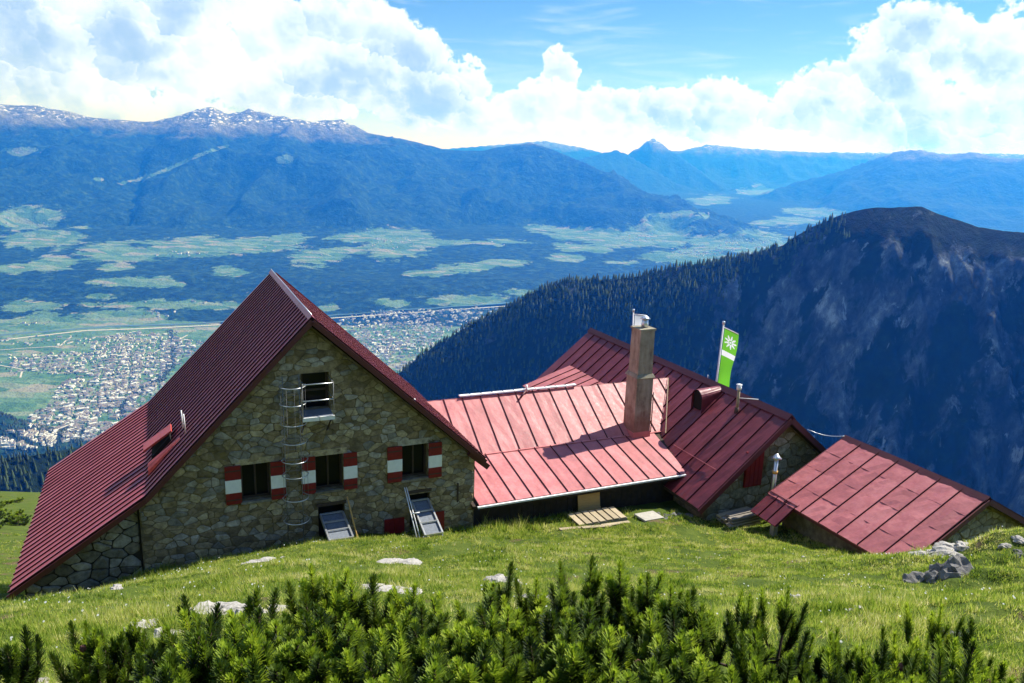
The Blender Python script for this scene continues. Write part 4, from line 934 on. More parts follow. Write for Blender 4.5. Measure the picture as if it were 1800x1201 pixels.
# ================================================================== annex
H4 = Place('small_shed', 16.5, -5.2, gl(14, -7)-1.0, 'small stone shed with wide faded red sheet roof nearest the camera', 'shed')
AU, AZ, AL, ALZ, AVF, AVB = 16.70, -8.70, 13.78, -10.22, -7.70, -2.66
as_ = (AZ-ALZ)/(AU-AL); AR = 2*AU-AL
wall4 = H4.part('wall', *prism([(14.15, -12.6), (AR-.4, -12.6), (AR-.4, -10.1), (AU, AZ-.18), (14.15, -10.1)], AVF+.3, AVB-.3), M_MORTAR)
rubble(H4, wall4, [(14.2, -11.4), (AR-.45, -11.4), (AR-.45, -10.14), (AU, AZ-.26), (14.2, -10.14)], [], 0.34, 0.22, rg, M_STONE_WING, AVF+.3, 0.02, 0.014, maxparts=150)
roof4 = H4.part('roof', *prism([(AU, AZ-.03), (AR, ALZ-.03), (AR, ALZ-.13), (AU, AZ-.16), (AL+.02, ALZ-.13), (AL+.02, ALZ-.03)], AVF+.03, AVB-.03), M_UNDER)
n4 = Vector((-as_, 0, 1)).normalized(); NA = 7; wa = (AVB-AVF)/NA
for i in range(NA):
    v0 = AVF+i*wa; v1 = v0+wa
    A_, B_ = [], []
    for k in range(5):
        t = k/4; u = AU+(AL-AU)*t; zz = AZ+(ALZ-AZ)*t; A_.append((u, v0, zz)); B_.append((u, v1, zz))
    # each panel of four overlapping sheets
    for k in range(4):
        o = 0.014*(0 if k == 0 else 1)
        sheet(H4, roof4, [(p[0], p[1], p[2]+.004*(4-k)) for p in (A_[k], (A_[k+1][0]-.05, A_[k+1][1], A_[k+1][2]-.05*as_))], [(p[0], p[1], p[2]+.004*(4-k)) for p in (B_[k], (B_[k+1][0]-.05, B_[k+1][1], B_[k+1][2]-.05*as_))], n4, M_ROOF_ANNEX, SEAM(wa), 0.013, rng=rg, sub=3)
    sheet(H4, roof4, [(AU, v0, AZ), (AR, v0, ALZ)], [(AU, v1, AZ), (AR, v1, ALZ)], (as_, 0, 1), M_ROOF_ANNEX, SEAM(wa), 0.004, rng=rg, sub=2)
H4.part('ridge_cap', [p for v in (AVF-.02, AVB+.02) for p in ((AU-.16, v, AZ-.06), (AU, v, AZ+.07), (AU+.16, v, AZ-.06))], [(0, 1, 4, 3), (1, 2, 5, 4)], M_TRIM, roof4)
for P0, P1 in (((AU, AVF-.03, AZ-.08), (AL, AVF-.03, ALZ-.08)), ((AU, AVF-.03, AZ-.08), (AR, AVF-.03, ALZ-.08)), ((AU, AVB+.03, AZ-.08), (AL, AVB+.03, ALZ-.08))): H4.part('barge_board', *beam(P0, P1, 0.04, 0.14), M_TRIM, roof4)
H4.part('eave_board', *beam((AL, AVF, ALZ-.09), (AL, AVB, ALZ-.09), 0.03, 0.12), M_TRIM, roof4)
flap = H4.part('porch_roof', *beam((13.80, -3.25, -10.27), (13.12, -3.25, -10.74), 1.10, 0.05, (-.5, 0, .8)), M_ROOF_WING)
for i in range(3): sheet(H4, flap, [(13.82, -3.82+i*.385, -10.20), (13.08, -3.82+i*.385, -10.72)], [(13.82, -3.435+i*.385, -10.20), (13.08, -3.435+i*.385, -10.72)], (-.5, 0, .8), M_ROOF_WING, SEAM(.385), 0.012, rng=rg, sub=3)
H4.part('porch_edge', *beam((13.86, -3.85, -10.155), (13.86, -2.66, -10.155), 0.07, 0.03, (-.5, 0, .8)), M_ROOF_ANNEX)
H4.part('porch_post', *beam((13.28, -3.55, -11.9), (13.28, -3.55, -10.72), 0.16, 0.16, (0, 1, 0)), M_PLASTER)
fl = H4.bar('flue_pipe', [(14.14, -2.42, -11.2), (14.14, -2.42, -9.22)], 0.065, M_STEEL, None, 10)
V, F = tube([(14.14, -2.42, -9.20), (14.14, -2.42, -9.14), (14.14, -2.42, -9.05)], 0.17, 12, 0.03); H4.part('flue_cap', V, F, M_STEEL, fl, True)
H4.bar('flue_collar', [(14.14, -2.42, -9.72), (14.14, -2.42, -9.62)], 0.085, M_STICK, fl, 10)

# ================================================================== things standing about the hut
# ladder in a safety cage on the gable wall
LAD = Place('escape_ladder', -0.45, -0.3, gl(-.45, -.4), 'caged steel escape ladder fixed to the stone gable wall', 'ladder')
LU = -0.45
for s_ in (-1, 1): LAD.bar('rail', [(LU+s_*.21, -.18, -10.5), (LU+s_*.21, -.18, -5.85)], 0.013, M_STEEL_OLD)
for k in range(15): LAD.bar('rung', [(LU-.21, -.18, -10.3+k*.3), (LU+.21, -.18, -10.3+k*.3)], 0.008, M_STEEL_OLD)
for zz in (-6.05, -6.52, -7.06, -7.56, -8.08, -8.5, -9.15, -9.8):
    pts = [(LU+.21, -.18, zz)]+[(LU+.34*math.cos(t), -.42-.36*math.sin(t), zz) for t in np.linspace(0.0, math.pi, 12)]+[(LU-.21, -.18, zz)]
    LAD.bar('hoop', pts, 0.013, M_STEEL)
for t in (0.3, 0.95, 1.57, 2.2, 2.85): LAD.bar('cage_bar', [(LU+.325*math.cos(t), -.42-.345*math.sin(t), -9.8), (LU+.325*math.cos(t), -.42-.345*math.sin(t), -6.05)], 0.004, M_STEEL_OLD)
for zz in (-6.4, -8.2, -9.6):
    for s_ in (-1, 1): LAD.bar('bracket', [(LU+s_*.21, -.18, zz), (LU+s_*.21, 0.02, zz)], 0.014, M_STEEL)
BAL = Place('balcony', 0.15, -0.35, -6.95, 'small steel balcony with railing below the attic door', 'balcony')
BAL.box('floor_grating', -.24, .56, -.72, -.03, -6.93, -6.88, M_STEEL_DARK); BAL.box('front_edge', -.25, .17, -.755, -.722, -6.97, -6.865, M_WHITE); BAL.box('front_edge', .19, .57, -.755, -.722, -6.97, -6.865, M_WHITE)
for zz in (-5.98, -6.42): BAL.bar('railing', [(-.24, -.72, zz), (.55, -.72, zz), (.55, -.03, zz)], 0.016, M_STEEL)
for u_ in (-.24, .55): BAL.bar('post', [(u_, -.72, -6.9), (u_, -.72, -5.95)], 0.013, M_STEEL_OLD)
for u_ in (-.18, .5): BAL.bar('brace', [(u_, -.68, -6.92), (u_, -.02, -7.5)], 0.025, M_FRAME)
# two steel ramps from the hatches on to the slope
def ramp(u0, u1, label):
    zb = gl((u0+u1)/2, -1.35)+0.10
    R = Place('steel_ramp', (u0+u1)/2, -0.7, zb, label, 'ramp', 'steel ramps at the gable wall')
    A0, A1 = (u0, -.05, -9.98), (u0, -1.4, zb); B0, B1 = (u1, -.05, -9.98), (u1, -1.4, zb)
    for a, b in ((A0, A1), (B0, B1)): R.part('side_rail', *beam(a, b, 0.045, 0.09), M_STEEL)
    for t in (0.0, .33, .66, 1.0):
        a = Vector(A0).lerp(Vector(A1), t); b = Vector(B0).lerp(Vector(B1), t); R.part('cross_bar', *beam(a+Vector((0, 0, .03)), b+Vector((0, 0, .03)), 0.05, 0.04, (0, 0, 1)), M_STEEL)
    R.part('grating', [(u0, -.05, -9.99), (u1, -.05, -9.99), (u1, -1.4, zb-.01), (u0, -1.4, zb-.01), (u0, -.05, -10.02), (u1, -.05, -10.02), (u1, -1.4, zb-.04), (u0, -1.4, zb-.04)], [(3, 2, 1, 0), (4, 5, 6, 7), (0, 1, 5, 4), (2, 3, 7, 6), (1, 2, 6, 5), (3, 0, 4, 7)], M_STEEL_DARK)
    for s_ in (u0, u1):
        R.bar('foot', [(s_, -1.38, zb-.35), (s_, -1.38, zb+.02)], 0.02, M_STEEL)
    return R, zb
R1, zb1 = ramp(0.24, 0.86, 'steel ramp with an orange wooden pole beside it, at the left low hatch')
st = Place('wooden_pole', 1.02, -0.3, -10.2, 'thin orange wooden pole leaning on the wall beside the left ramp', 'pole'); st.bar('shaft', [(1.08, -1.0, gl(1.08, -1.0)-.05), (0.98, -.12, -9.50)], 0.022, M_STICK); st.bar('fork', [(1.04, -.6, -9.93), (1.12, -.66, -9.95)], 0.014, M_STICK)
R2, zb2 = ramp(2.86, 3.36, 'steel ramp with twin white handrail bars, at the right low hatch')
for du in (0.0, 0.09):
    R2.bar('handrail', [(2.66+du, -1.25, zb2-.1), (2.62+du*.6, -.15, -9.45)], 0.016, M_WHITE)
R2.bar('handrail_tie', [(2.64, -.8, -9.98), (2.86, -.85, -9.95)], 0.016, M_WHITE)
# plywood board, pallets, slab, timber
pb = Place('plywood_board', 8.78, 0.0, -11.4, 'yellow plywood board leaning upright on the dark wall under the eave', 'board')
pb.part('panel', *beam((8.79, -.10, gl(8.8, -.1)+.02), (8.79, 0.05, -10.55), 0.80, 0.03, (0, 1, 0)), M_PLY); pb.part('batten', *beam((8.42, -.145, gl(8.8, -.1)+.25), (9.16, -.145, gl(8.8, -.1)+.25), 0.02, 0.07), M_PLY)
pz = max(gl(8.6, -.7), gl(8.0, -.9), gl(9.3, -.6))
pa = Place('wooden_pallet', 8.65, -0.75, pz, 'pale wooden pallet of slats lying under the plywood board', 'pallet')
for k in range(7): pa.box('slat', 7.85+k*.245, 7.85+k*.245+.19, -1.15, -.35, pz+.16+.006*(k % 3), pz+.185+.006*(k % 3), M_PALE_WOOD)
for k in range(3): pa.box('runner', 7.85, 9.55, -1.15+k*.35, -1.05+k*.35, pz+.02, pz+.155, M_OLD_WOOD)
for k in range(3): pa.box('bottom_board', 7.9, 9.6, -1.18+k*.36, -1.04+k*.36, pz-.02, pz+.018, M_PALE_WOOD)
for k, (a, b, r_) in enumerate(((7.55, -1.35, .1), (8.3, -1.42, -.06), (9.0, -1.38, .04))):
    q = Place('loose_plank', a, b, gl(a, b), ['leftmost', 'middle', 'rightmost'][k]+' of the loose pale planks on the grass before the pallet', 'plank', 'loose planks before the pallet'); q.part('board', *beam((a-.5, b-.25*r_, gl(a-.5, b)+.05), (a+.5, b+.4*r_, gl(a+.5, b)+.05), 0.14, 0.03), M_PALE_WOOD)
sb = Place('stone_slab', 10.35, -1.15, gl(10.35, -1.15), 'flat pale square slab lying in the grass right of the pallet', 'slab'); sb.part('slab', *beam((9.98, -1.2, gl(9.98, -1.2)+.07), (10.75, -1.1, gl(10.75, -1.1)+.07), 0.55, 0.06), mat_plain('pale_slab', (0.36, 0.34, 0.29), .9, .2, 5))
tz = gl(13.0, -2.3)
tb = Place('timber_stack', 13.0, -2.2, tz, 'low stack of dark weathered planks between the wing and the shed', 'timber stack')
for k in range(11):
    r_, c_ = divmod(k, 3); a = 12.45+rg.uniform(-.1, .1); tb.part('plank', *beam((a, -2.55+c_*.24, tz+.06+r_*.10), (a+1.15+rg.uniform(0, .3), -2.45+c_*.24+rg.uniform(-.06, .06), tz+.07+r_*.10), 0.2, 0.055), M_OLD_WOOD if k % 4 else M_PALE_WOOD)
for k in range(3): tb.part('bearer', *beam((12.6+k*.4, -2.7, tz), (12.6+k*.4, -1.9, tz), .08, .08), M_OLD_WOOD)
cb = Place('power_cable', 16.3, -1.9, -9, 'thin pale cable strung from the wing gable to the shed ridge', 'cable')
P0, P1 = Vector((15.75, -1.95, -8.58)), Vector((16.72, -2.70, -8.66)); cb.bar('wire', [P0.lerp(P1, t)+Vector((0, 0, -.10*math.sin(math.pi*t))) for t in np.linspace(0, 1, 9)], 0.012, M_STEEL)

# flags behind the wing
def mat_flag(name, col):
    m, nt, b = material(name); b.inputs['Base Color'].default_value = (*col, 1); b.inputs['Roughness'].default_value = 0.7
    tr = nt.new('ShaderNodeBsdfTranslucent'); tr.inputs[0].default_value = (*col, 1); mx = nt.new('ShaderNodeMixShader'); mx.inputs[0].default_value = 0.55
    nt.l.new(b.outputs[0], mx.inputs[1]); nt.l.new(tr.outputs[0], mx.inputs[2]); nt.l.new(mx.outputs[0], m.node_tree.nodes['Material Output'].inputs[0]); return m
M_FLAG = mat_flag('green_flag_cloth', (0.16, 0.52, 0.035)); M_FLAGW = mat_flag('white_flag_cloth', (0.85, 0.86, 0.86))
def flagpole(name, label, pxb, pxt, dist, tiltfix, w, h, mat, emblem):
    b = at(*pxb, dist); t = at(*pxt, dist); base = np.array([b[0]-(t[0]-b[0])*1.0, b[1], b[2]-4.5])
    base = np.array([b[0]+(b[0]-t[0])/(t[2]-b[2])*4.0, b[1], b[2]-4.0]); base = np.array([base[0], base[1], min(base[2], float(gz(base[0], base[1])))])
    r = empty(name, tuple(base)); tag(r, label, 'flag')
    o = Vector(base); B = Vector((0, 0, 0)); T = Vector(t)-o
    V, F = tube([B, T], 0.045, 8, 0.035); add('pole', mesh_from('pole', V, F, [M_WHITE], True), r)
    V, F = tube([T, T+Vector((0, 0, .06)), T+Vector((0, 0, .12))], 0.06, 8); add('finial', mesh_from('finial', V, F, [M_STEEL], True), r)
    ax = (T-B).normalized(); side = Vector((1, -.25, -.42)).normalized() if emblem else Vector((1, 0.1, -.10)).normalized(); side2 = Vector((1, -.25, 0)).normalized()
    top = T-ax*0.12
    V, F = tube([top, top+side*(w+.05)], 0.022, 6); add('crossbar', mesh_from('crossbar', V, F, [M_WHITE], True), r)
    n = side.cross(ax).normalized(); NX, NZ = (30, 110) if emblem else (8, 20); Vf = []; fm = []
    for j in range(NZ+1):
        for i in range(NX+1):
            a = i/NX; q = j/NZ; off = 0.10*q*math.sin(5*q+3.2*a)+0.05*math.sin(9*q+2*a)*q; narrow = 1-0.22*q+0.06*math.sin(7*q)
            Vf.append(top+side*(0.07+a*w*narrow)-ax*(q*h+(0.14*a*math.sin(6.*q))*q)+n*off)
    for j in range(NZ):
        for i in range(NX):
            a, q = (i+.5)/NX-.5, ((j+.5)/NZ-.185)*h/w; r_ = math.hypot(a, q); t = math.atan2(q, a)
            petal = r_ < 0.21+0.23*max(0, math.cos(4.5*t))**1.2 if math.cos(9*t) > -2 else False
            pet = r_ < 0.16+0.28*abs(math.cos(4.5*t))**2.2
            fm.append(1 if emblem and ((pet and not 0.07 < r_ < 0.12) or 0.355 < (j+.5)/NZ < 0.45) else 0)
    add('flag', mesh_from('flag', Vf, grid_faces(NZ+1, NX+1), [mat, M_FLAGW], True, fm), r)
    return r
flagpole('flagpole', 'tall pole with hanging green banner bearing a white edelweiss emblem', (1259, 665), (1272, 570), 33.0, 0, 0.62, 2.55, M_FLAG, True)
flagpole('flagpole', 'pole with white flag showing behind the chimney top', (1112, 602), (1113.5, 548), 38.0, 0, 0.62, 1.25, M_FLAGW, False)

# ------------------------------------------------------------------ rocks in the meadow
def mat_rock(name, c, dark):
    m, nt, b = material(name); geo = nt.new('ShaderNodeNewGeometry'); P = geo.outputs['Position']
    n = nt.noise(P, 5, 6, 0.7); v = nt.noise(P, 22, 4, 0.7)
    col = nt.ramp(nt.math('ADD', nt.math('MULTIPLY', n, .6), nt.math('MULTIPLY', v, .4)), [(0.3, dark), (0.47, c), (0.7, tuple(min(1, x*1.35) for x in c))])
    nt.l.new(col, b.inputs['Base Color']); b.inputs['Roughness'].default_value = 0.95; b.inputs['Specular IOR Level'].default_value = .2
    bm = nt.new('ShaderNodeBump'); bm.inputs['Distance'].default_value = 0.04; nt.l.new(n, bm.inputs['Height']); nt.l.new(bm.outputs[0], b.inputs['Normal']); return m
M_ROCK = mat_rock('pale_limestone', (0.34, 0.32, 0.29), (0.05, 0.042, 0.035)); M_ROCK_D = mat_rock('grey_limestone', (0.15, 0.145, 0.14), (0.03, 0.028, 0.025))
def mhit(px, py):
    d = ray(px, py); s = 3.0; d = d/math.hypot(d[0], d[1])
    while s < 60 and d[2]*s > float(gz(d[0]*s, d[1]*s)): s += 0.06
    return d*s
def craggy(rng, lumps):
    """one outcrop: facetted lumps grown together; lumps = (x, y, z, rx, ry, rz)"""
    V, F = [], []
    for (x, y, z, rx, ry, rz) in lumps:
        bm = bmesh.new(); bmesh.ops.create_icosphere(bm, subdivisions=3, radius=1.0); sd = rng.integers(1000)
        pl_ = rng.normal(size=(9, 3)); pl_ /= np.linalg.norm(pl_, axis=1)[:, None]; lim = rng.uniform(0.62, 0.95, 9)
        k0 = len(V)
        for v in bm.verts:
            p = np.array(v.co)
            for q, l in zip(pl_, lim):
                t = p@q
                if t > l: p = p-q*(t-l)*0.9
            p = p*(1+0.42*(float(fbm(np.array([p[0]*2.6+sd]), np.array([p[1]*2.6+p[2]*2.1]), 4, int(sd), True))-.55)*2)
            V.append((x+p[0]*rx, y+p[1]*ry, z+p[2]*rz))
        F += [tuple(v.index+k0 for v in f.verts) for f in bm.faces]; bm.free()
    return V, F
ROCKS = []
def outcrop(px, py, size, flat, n, label, mat, seed, spread=1.0, stretch=1.6):
    rng = np.random.default_rng(seed); c = mhit(px, py); lumps = []
    for k in range(n):
        a = rng.uniform(0, 6.28); r = spread*size*math.sqrt(rng.random())*(0 if k == 0 else 1); x, y = r*math.cos(a)*stretch, r*math.sin(a)
        s = size*rng.uniform(0.3, 0.75)*(1.25 if k == 0 else 1)
        lumps.append((x, y, float(gz(c[0]+x, c[1]+y))-c[2]-s*flat*0.2, s*rng.uniform(.8, 1.4), s*rng.uniform(.7, 1.1), s*flat))
    V, F = craggy(rng, lumps); o = add('limestone_rock', mesh_from('limestone_rock', V, F, [mat]), None, tuple(c)); tag(o, label, 'rock', 'limestone rocks in the meadow')
    ROCKS.append((c[0], c[1], size*1.25, stretch))
outcrop(225, 1016, .30, .30, 7, 'pale flat rock in the grass below the lean-to wall', M_ROCK, 1, 1.2, 2.0)
outcrop(205, 1037, .13, .5, 2, 'small white stone below the flat rock near the lean-to', M_ROCK, 2)
outcrop(405, 1078, .30, .32, 8, 'white limestone outcrop left of the tallest left pine shoots', M_ROCK, 3, 1.1, 1.7)
outcrop(285, 1124, .20, .25, 6, 'low pale rock ledge beside the bare earth patch at lower left', M_ROCK, 4, 1.2, 1.8)
outcrop(268, 1093, .08, .6, 2, 'tiny pale stone left of the white outcrop', M_ROCK, 5)
outcrop(470, 986, .24, .2, 8, 'thin pale rock streak in the grass below the gable', M_ROCK, 6, .8, 2.0)
outcrop(722, 990, .26, .2, 8, 'pale stony patch in the grass below the right ramp', M_ROCK, 7, 1.2, 1.5)
outcrop(680, 1040, .24, .2, 9, 'pale stony patch in mid meadow behind the pine tips', M_ROCK, 8, 1.2, 1.7)
outcrop(880, 1025, .22, .4, 5, 'pale rock just left of the central pine tip', M_ROCK, 9, 1.0, 1.2)
outcrop(932, 1055, .18, .4, 4, 'pale rock half hidden among the central pine shoots', M_ROCK, 10)
outcrop(790, 1032, .08, .5, 2, 'tiny grey stone in mid meadow', M_ROCK, 11)
outcrop(1230, 982, .09, .6, 1, 'white stone in the grass below the slab', M_ROCK, 12)
outcrop(1400, 1052, .10, .6, 1, 'white stone in the middle of the right meadow', M_ROCK, 13)
outcrop(1512, 1072, .09, .6, 2, 'white stone in the grass left of the dark boulder', M_ROCK, 14)
outcrop(1413, 980, .10, .5, 1, 'white stone in the grass below the shed eave', M_ROCK, 15)
outcrop(1648, 1022, .46, .95, 7, 'big dark craggy boulder in the grass below the shed', M_ROCK_D, 16, .75, 1.2)
outcrop(1660, 973, .42, .45, 8, 'pale jointed rock ledge at the corner of the shed roof', M_ROCK, 17, 1.0, 1.4)
outcrop(1790, 950, .22, .6, 2, 'white stone on the grassy bank at the right edge', M_ROCK, 18)
outcrop(1790, 972, .2, .6, 3, 'dark stone on the bank at the right edge below the white stone', M_ROCK_D, 19)
outcrop(1195, 905, .22, .35, 12, 'rubble of grey stones at the foot of the wing eave', M_ROCK_D, 20, 2.6, 1.6)
outcrop(1660, 1120, .14, .6, 3, 'grey stones in the bank below the boulder', M_ROCK_D, 21)
outcrop(40, 1195, .1, .5, 2, 'small pale stone at the lower left corner', M_ROCK, 22)

# ------------------------------------------------------------------ grass, blade by blade
def mat_grass():
    m, nt, b = material('meadow_grass'); geo = nt.new('ShaderNodeNewGeometry'); P = geo.outputs['Position']
    n = nt.noise(P, 1.3, 5, 0.7); r = geo.outputs['Random Per Island']
    f = nt.math('ADD', nt.math('MULTIPLY', n, 0.95), nt.math('MULTIPLY', r, 0.26))
    col = nt.ramp(f, [(0.38, (0.035, 0.09, 0.008)), (0.49, (0.17, 0.27, 0.02)), (0.60, (0.34, 0.42, 0.05)), (0.72, (0.55, 0.54, 0.14)), (0.86, (0.78, 0.70, 0.40))])
    nt.l.new(col, b.inputs['Base Color']); b.inputs['Roughness'].default_value = 0.5; b.inputs['Specular IOR Level'].default_value = .35
    tr = nt.new('ShaderNodeBsdfTranslucent'); nt.l.new(col, tr.inputs[0]); mx = nt.new('ShaderNodeMixShader'); mx.inputs[0].default_value = .5
    nt.l.new(b.outputs[0], mx.inputs[1]); nt.l.new(tr.outputs[0], mx.inputs[2]); nt.l.new(mx.outputs[0], m.node_tree.nodes['Material Output'].inputs[0]); return m
def in_house(x, y, m=0.0):
    dx, dy = x-ORG[0], y-ORG[1]; u = dx*cA+dy*sA; v = -dx*sA+dy*cA
    return ((u > -6.95+m) & (u < 12.5) & (v > 0.1) & (v < 8)) | ((u > 12.1) & (u < 18) & (v > -1.5) & (v < 12)) | ((u > 14.1) & (u < 19.2) & (v > -7.4) & (v < -2.9))
def grass_blades(n_tuft, seed):
    rng = np.random.default_rng(seed)
    # more tufts where the camera is close
    y = 3.0+21.0*rng.random(n_tuft)**1.25; x = (rng.random(n_tuft)-.5)*2*(2.6+0.78*y)
    far = rng.random(n_tuft) < .06; y = np.where(far, rng.uniform(18, 42, n_tuft), y); x = np.where(far, rng.uniform(-30, -8, n_tuft), x)
    keep = ~in_house(x, y)
    for (cx, cy, r, st_) in ROCKS: keep &= ~((((x-cx)/(r*st_*.5))**2+((y-cy)/(r*.5))**2) < 1) | (rng.random(n_tuft) < .12)
    dens = fbm(x/1.1, y/1.1, 4, 55); keep &= rng.random(n_tuft) < np.clip((dens-.30)*5.0, .06, 1)
    x, y = x[keep], y[keep]; n = len(x); nb = 9
    hgt = (0.03+0.08*fbm(x/1.7+5, y/1.7, 3, 58)**1.3)*(0.7+.6*rng.random(n))*(1+.5*(rng.random(n) < .06))
    wallband = np.exp(-((y-(20.0+0.42*(x+5.4)))/1.1)**2)*(x < 3)*(x > -12); hgt = hgt*(1+1.1*wallband)*(1+0.7*sstep(fbm(x/.6+31, y/.6, 3, 61), .58, .70))
    X = np.repeat(x, nb)+rng.normal(0, .035, n*nb); Y = np.repeat(y, nb)+rng.normal(0, .035, n*nb); Hh = np.repeat(hgt, nb)*rng.uniform(.55, 1.25, n*nb)
    Z = gz(X, Y)-.012; a = rng.uniform(0, 6.283, n*nb); lean = rng.uniform(.1, .75, n*nb)*Hh; wd = (0.0028+0.00035*Y)*rng.uniform(.7, 1.4, n*nb); b_ = rng.uniform(0, 6.283, n*nb)
    P0 = np.stack([X-wd*np.cos(a), Y-wd*np.sin(a), Z], 1); P1 = np.stack([X+wd*np.cos(a), Y+wd*np.sin(a), Z], 1); P2 = np.stack([X+lean*np.cos(b_), Y+lean*np.sin(b_), Z+Hh], 1)
    V = np.stack([P0, P1, P2], 1).reshape(-1, 3); F = np.arange(len(V)).reshape(-1, 3); return V, F
V, F = grass_blades(120000, 8)
tag(add('grass', fast_mesh('grass', V, F, [mat_grass()])), 'short yellow-green alpine grass covering the meadow', None, None, 'stuff')
# small white flowers and daisies in the turf
rng = np.random.default_rng(12); fx = rng.uniform(-9, 10, 900); fy = rng.uniform(5, 19, 900); ok = ~in_house(fx, fy) & (fbm(fx/1.5, fy/1.5, 3, 91) > .5); fx, fy = fx[ok], fy[ok]; fz = gz(fx, fy)+rng.uniform(.05, .14, len(fx)); V, F = [], []
for x, y, z in zip(fx, fy, fz):
    k = len(V); r = rng.uniform(.007, .016); V += [(x+r*math.cos(t), y+r*math.sin(t)*.9, z+r*.5*math.sin(t)) for t in np.linspace(0, 6.283, 6)[:-1]]; F.append(tuple(range(k, k+5)))
tag(add('meadow_flowers', mesh_from('meadow_flowers', V, F, [M_FLAGW])), 'tiny white flowers scattered in the meadow grass', None, None, 'stuff')

# ------------------------------------------------------------------ dwarf pines in the foreground
M_PINE = mat_leafy('pine_needles', (0.016, 0.034, 0.004), (0.06, 0.105, 0.008), (0.15, 0.22, 0.014), 0.45, 9.0)
M_PINE_NEW = mat_leafy('young_pine_needles', (0.09, 0.15, 0.010), (0.24, 0.34, 0.02), (0.44, 0.54, 0.04), 0.5, 9.0)
M_TWIG = mat_plain('pine_twig', (0.055, 0.038, 0.026), .9, .3, 20); M_CONE = mat_plain('pine_cone', (0.16, 0.065, 0.05), .8, .3, 30)
def frame(d):
    d = d/np.linalg.norm(d); a = np.cross(d, [0.3, 0.9, 0.1]); a /= np.linalg.norm(a); return d, a, np.cross(d, a)
def candle(rng, p, d, L, V, F, M, TV, TF, young):
    """a needle-covered shoot from p along d"""
    d, a, b = frame(d); n = int(L*680)+34; bend = rng.normal(0, .10, 2)
    t = np.sort(rng.random(n))**0.85; ph = np.arange(n)*2.39996+rng.uniform(0, 6); 
    c = p[None]+d[None]*(t*L)[:, None]+(a*bend[0]+b*bend[1])[None]*((t**2)*L)[:, None]
    tip = np.clip((t-.72)/.28, 0, 1); open_ = np.radians(46-26*tip+rng.normal(0, 8, n)); nl = 0.058*(1-.35*tip)*rng.uniform(.75, 1.15, n)
    rad_ = a[None]*np.cos(ph)[:, None]+b[None]*np.sin(ph)[:, None]
    nd = d[None]*np.cos(open_)[:, None]+rad_*np.sin(open_)[:, None]; e = c+nd*nl[:, None]
    sd = np.cross(nd, rad_+0.3*d[None]); sd /= np.linalg.norm(sd, axis=1)[:, None]+1e-9; wd = 0.0043
    k = sum(len(q) for q in V); V.append(np.stack([c-sd*wd, c+sd*wd, e+sd*wd*.45, e-sd*wd*.45], 1).reshape(-1, 3)); F.append(np.arange(4*n).reshape(-1, 4)+k); M.append(np.full(n, 1 if young else 0) if not young else (t > .5).astype(int))
    tv, tf = tube([p, p+d*L*.5+(a*bend[0]+b*bend[1])*L*.25, p+d*L+(a*bend[0]+b*bend[1])*L], .009, 5, .004); o = len(TV); TV += [tuple(q) for q in tv]; TF += [tuple(i+o for i in f) for f in tf]
def dwarf_pine(seed, height, n_side, width):
    """returns stem mesh and foliage mesh; the leader rises to `height`"""
    rng = np.random.default_rng(seed); V, F, M, TV, TF = [], [], [], [], []
    def branch(p0, p1, r0, r1, mid=None):
        m_ = (np.array(p0)+np.array(p1))/2+np.array([rng.normal(0, .03), rng.normal(0, .03), -.04]) if mid is None else mid
        tv, tf = tube([p0, m_, p1], r0, 6, r1); o = len(TV); TV.extend(tuple(q) for q in tv); TF.extend(tuple(i+o for i in f) for f in tf)
    top = np.array([rng.normal(0, .04), rng.normal(0, .04), height])
    branch((0, 0, -.1), top*np.array([.8, .8, .72]), .022, .010)
    base = top*np.array([.8, .8, .72]); lead = rng.uniform(.20, .30)
    candle(rng, base, top-base, np.linalg.norm(top-base), V, F, M, TV, TF, True)
    for j in range(4):                                        # whorl round the leader
        a = rng.uniform(0, 6.28)+j*1.57; d = np.array([math.cos(a)*.30, math.sin(a)*.30, 1.0]); candle(rng, base-np.array([0, 0, rng.uniform(0, .04)]), d, rng.uniform(.15, .24), V, F, M, TV, TF, rng.random() < .6)
    for j in range(n_side):
        q = rng.uniform(.06, .72)*height*0.95; a = j*2.4+rng.uniform(-.4, .4); out = width*rng.uniform(.45, 1.0)*(1.15-.6*q/height)
        p0 = np.array([0, 0, max(q-.10, 0)]); p1 = np.array([out*math.cos(a), out*math.sin(a), q+rng.uniform(.02, .14)]); branch(p0, p1, .012, .007)
        d = np.array([math.cos(a)*.18, math.sin(a)*.18, 1.0]); candle(rng, p1, d, rng.uniform(.15, .27), V, F, M, TV, TF, rng.random() < .55)
        for k in range(rng.integers(1, 4)):
            b = a+rng.uniform(-1.2, 1.2); t = rng.uniform(.45, .95); pp = p0+(p1-p0)*t; candle(rng, pp, np.array([math.cos(b)*.32, math.sin(b)*.32, .95]), rng.uniform(.11, .19), V, F, M, TV, TF, rng.random() < .4)
        candle(rng, p0+(p1-p0)*.5, np.array([math.cos(a)*.55, math.sin(a)*.55, .8]), rng.uniform(.10, .18), V, F, M, TV, TF, False)
    fo = fast_mesh('foliage', np.concatenate(V), np.concatenate(F), [M_PINE, M_PINE_NEW], fmat=np.concatenate(M)); stm = mesh_from('stem', TV, TF, [M_TWIG], True)
    return stm, fo
PINES = [dwarf_pine(200+k, h, n, w) for k, (h, n, w) in enumerate(((1.15, 13, .30), (1.05, 12, .34), (.95, 12, .30), (.85, 12, .32), (.75, 11, .30), (.62, 10, .30)))]
PH = (1.15, 1.05, .95, .85, .75, .62)
cone_me = None
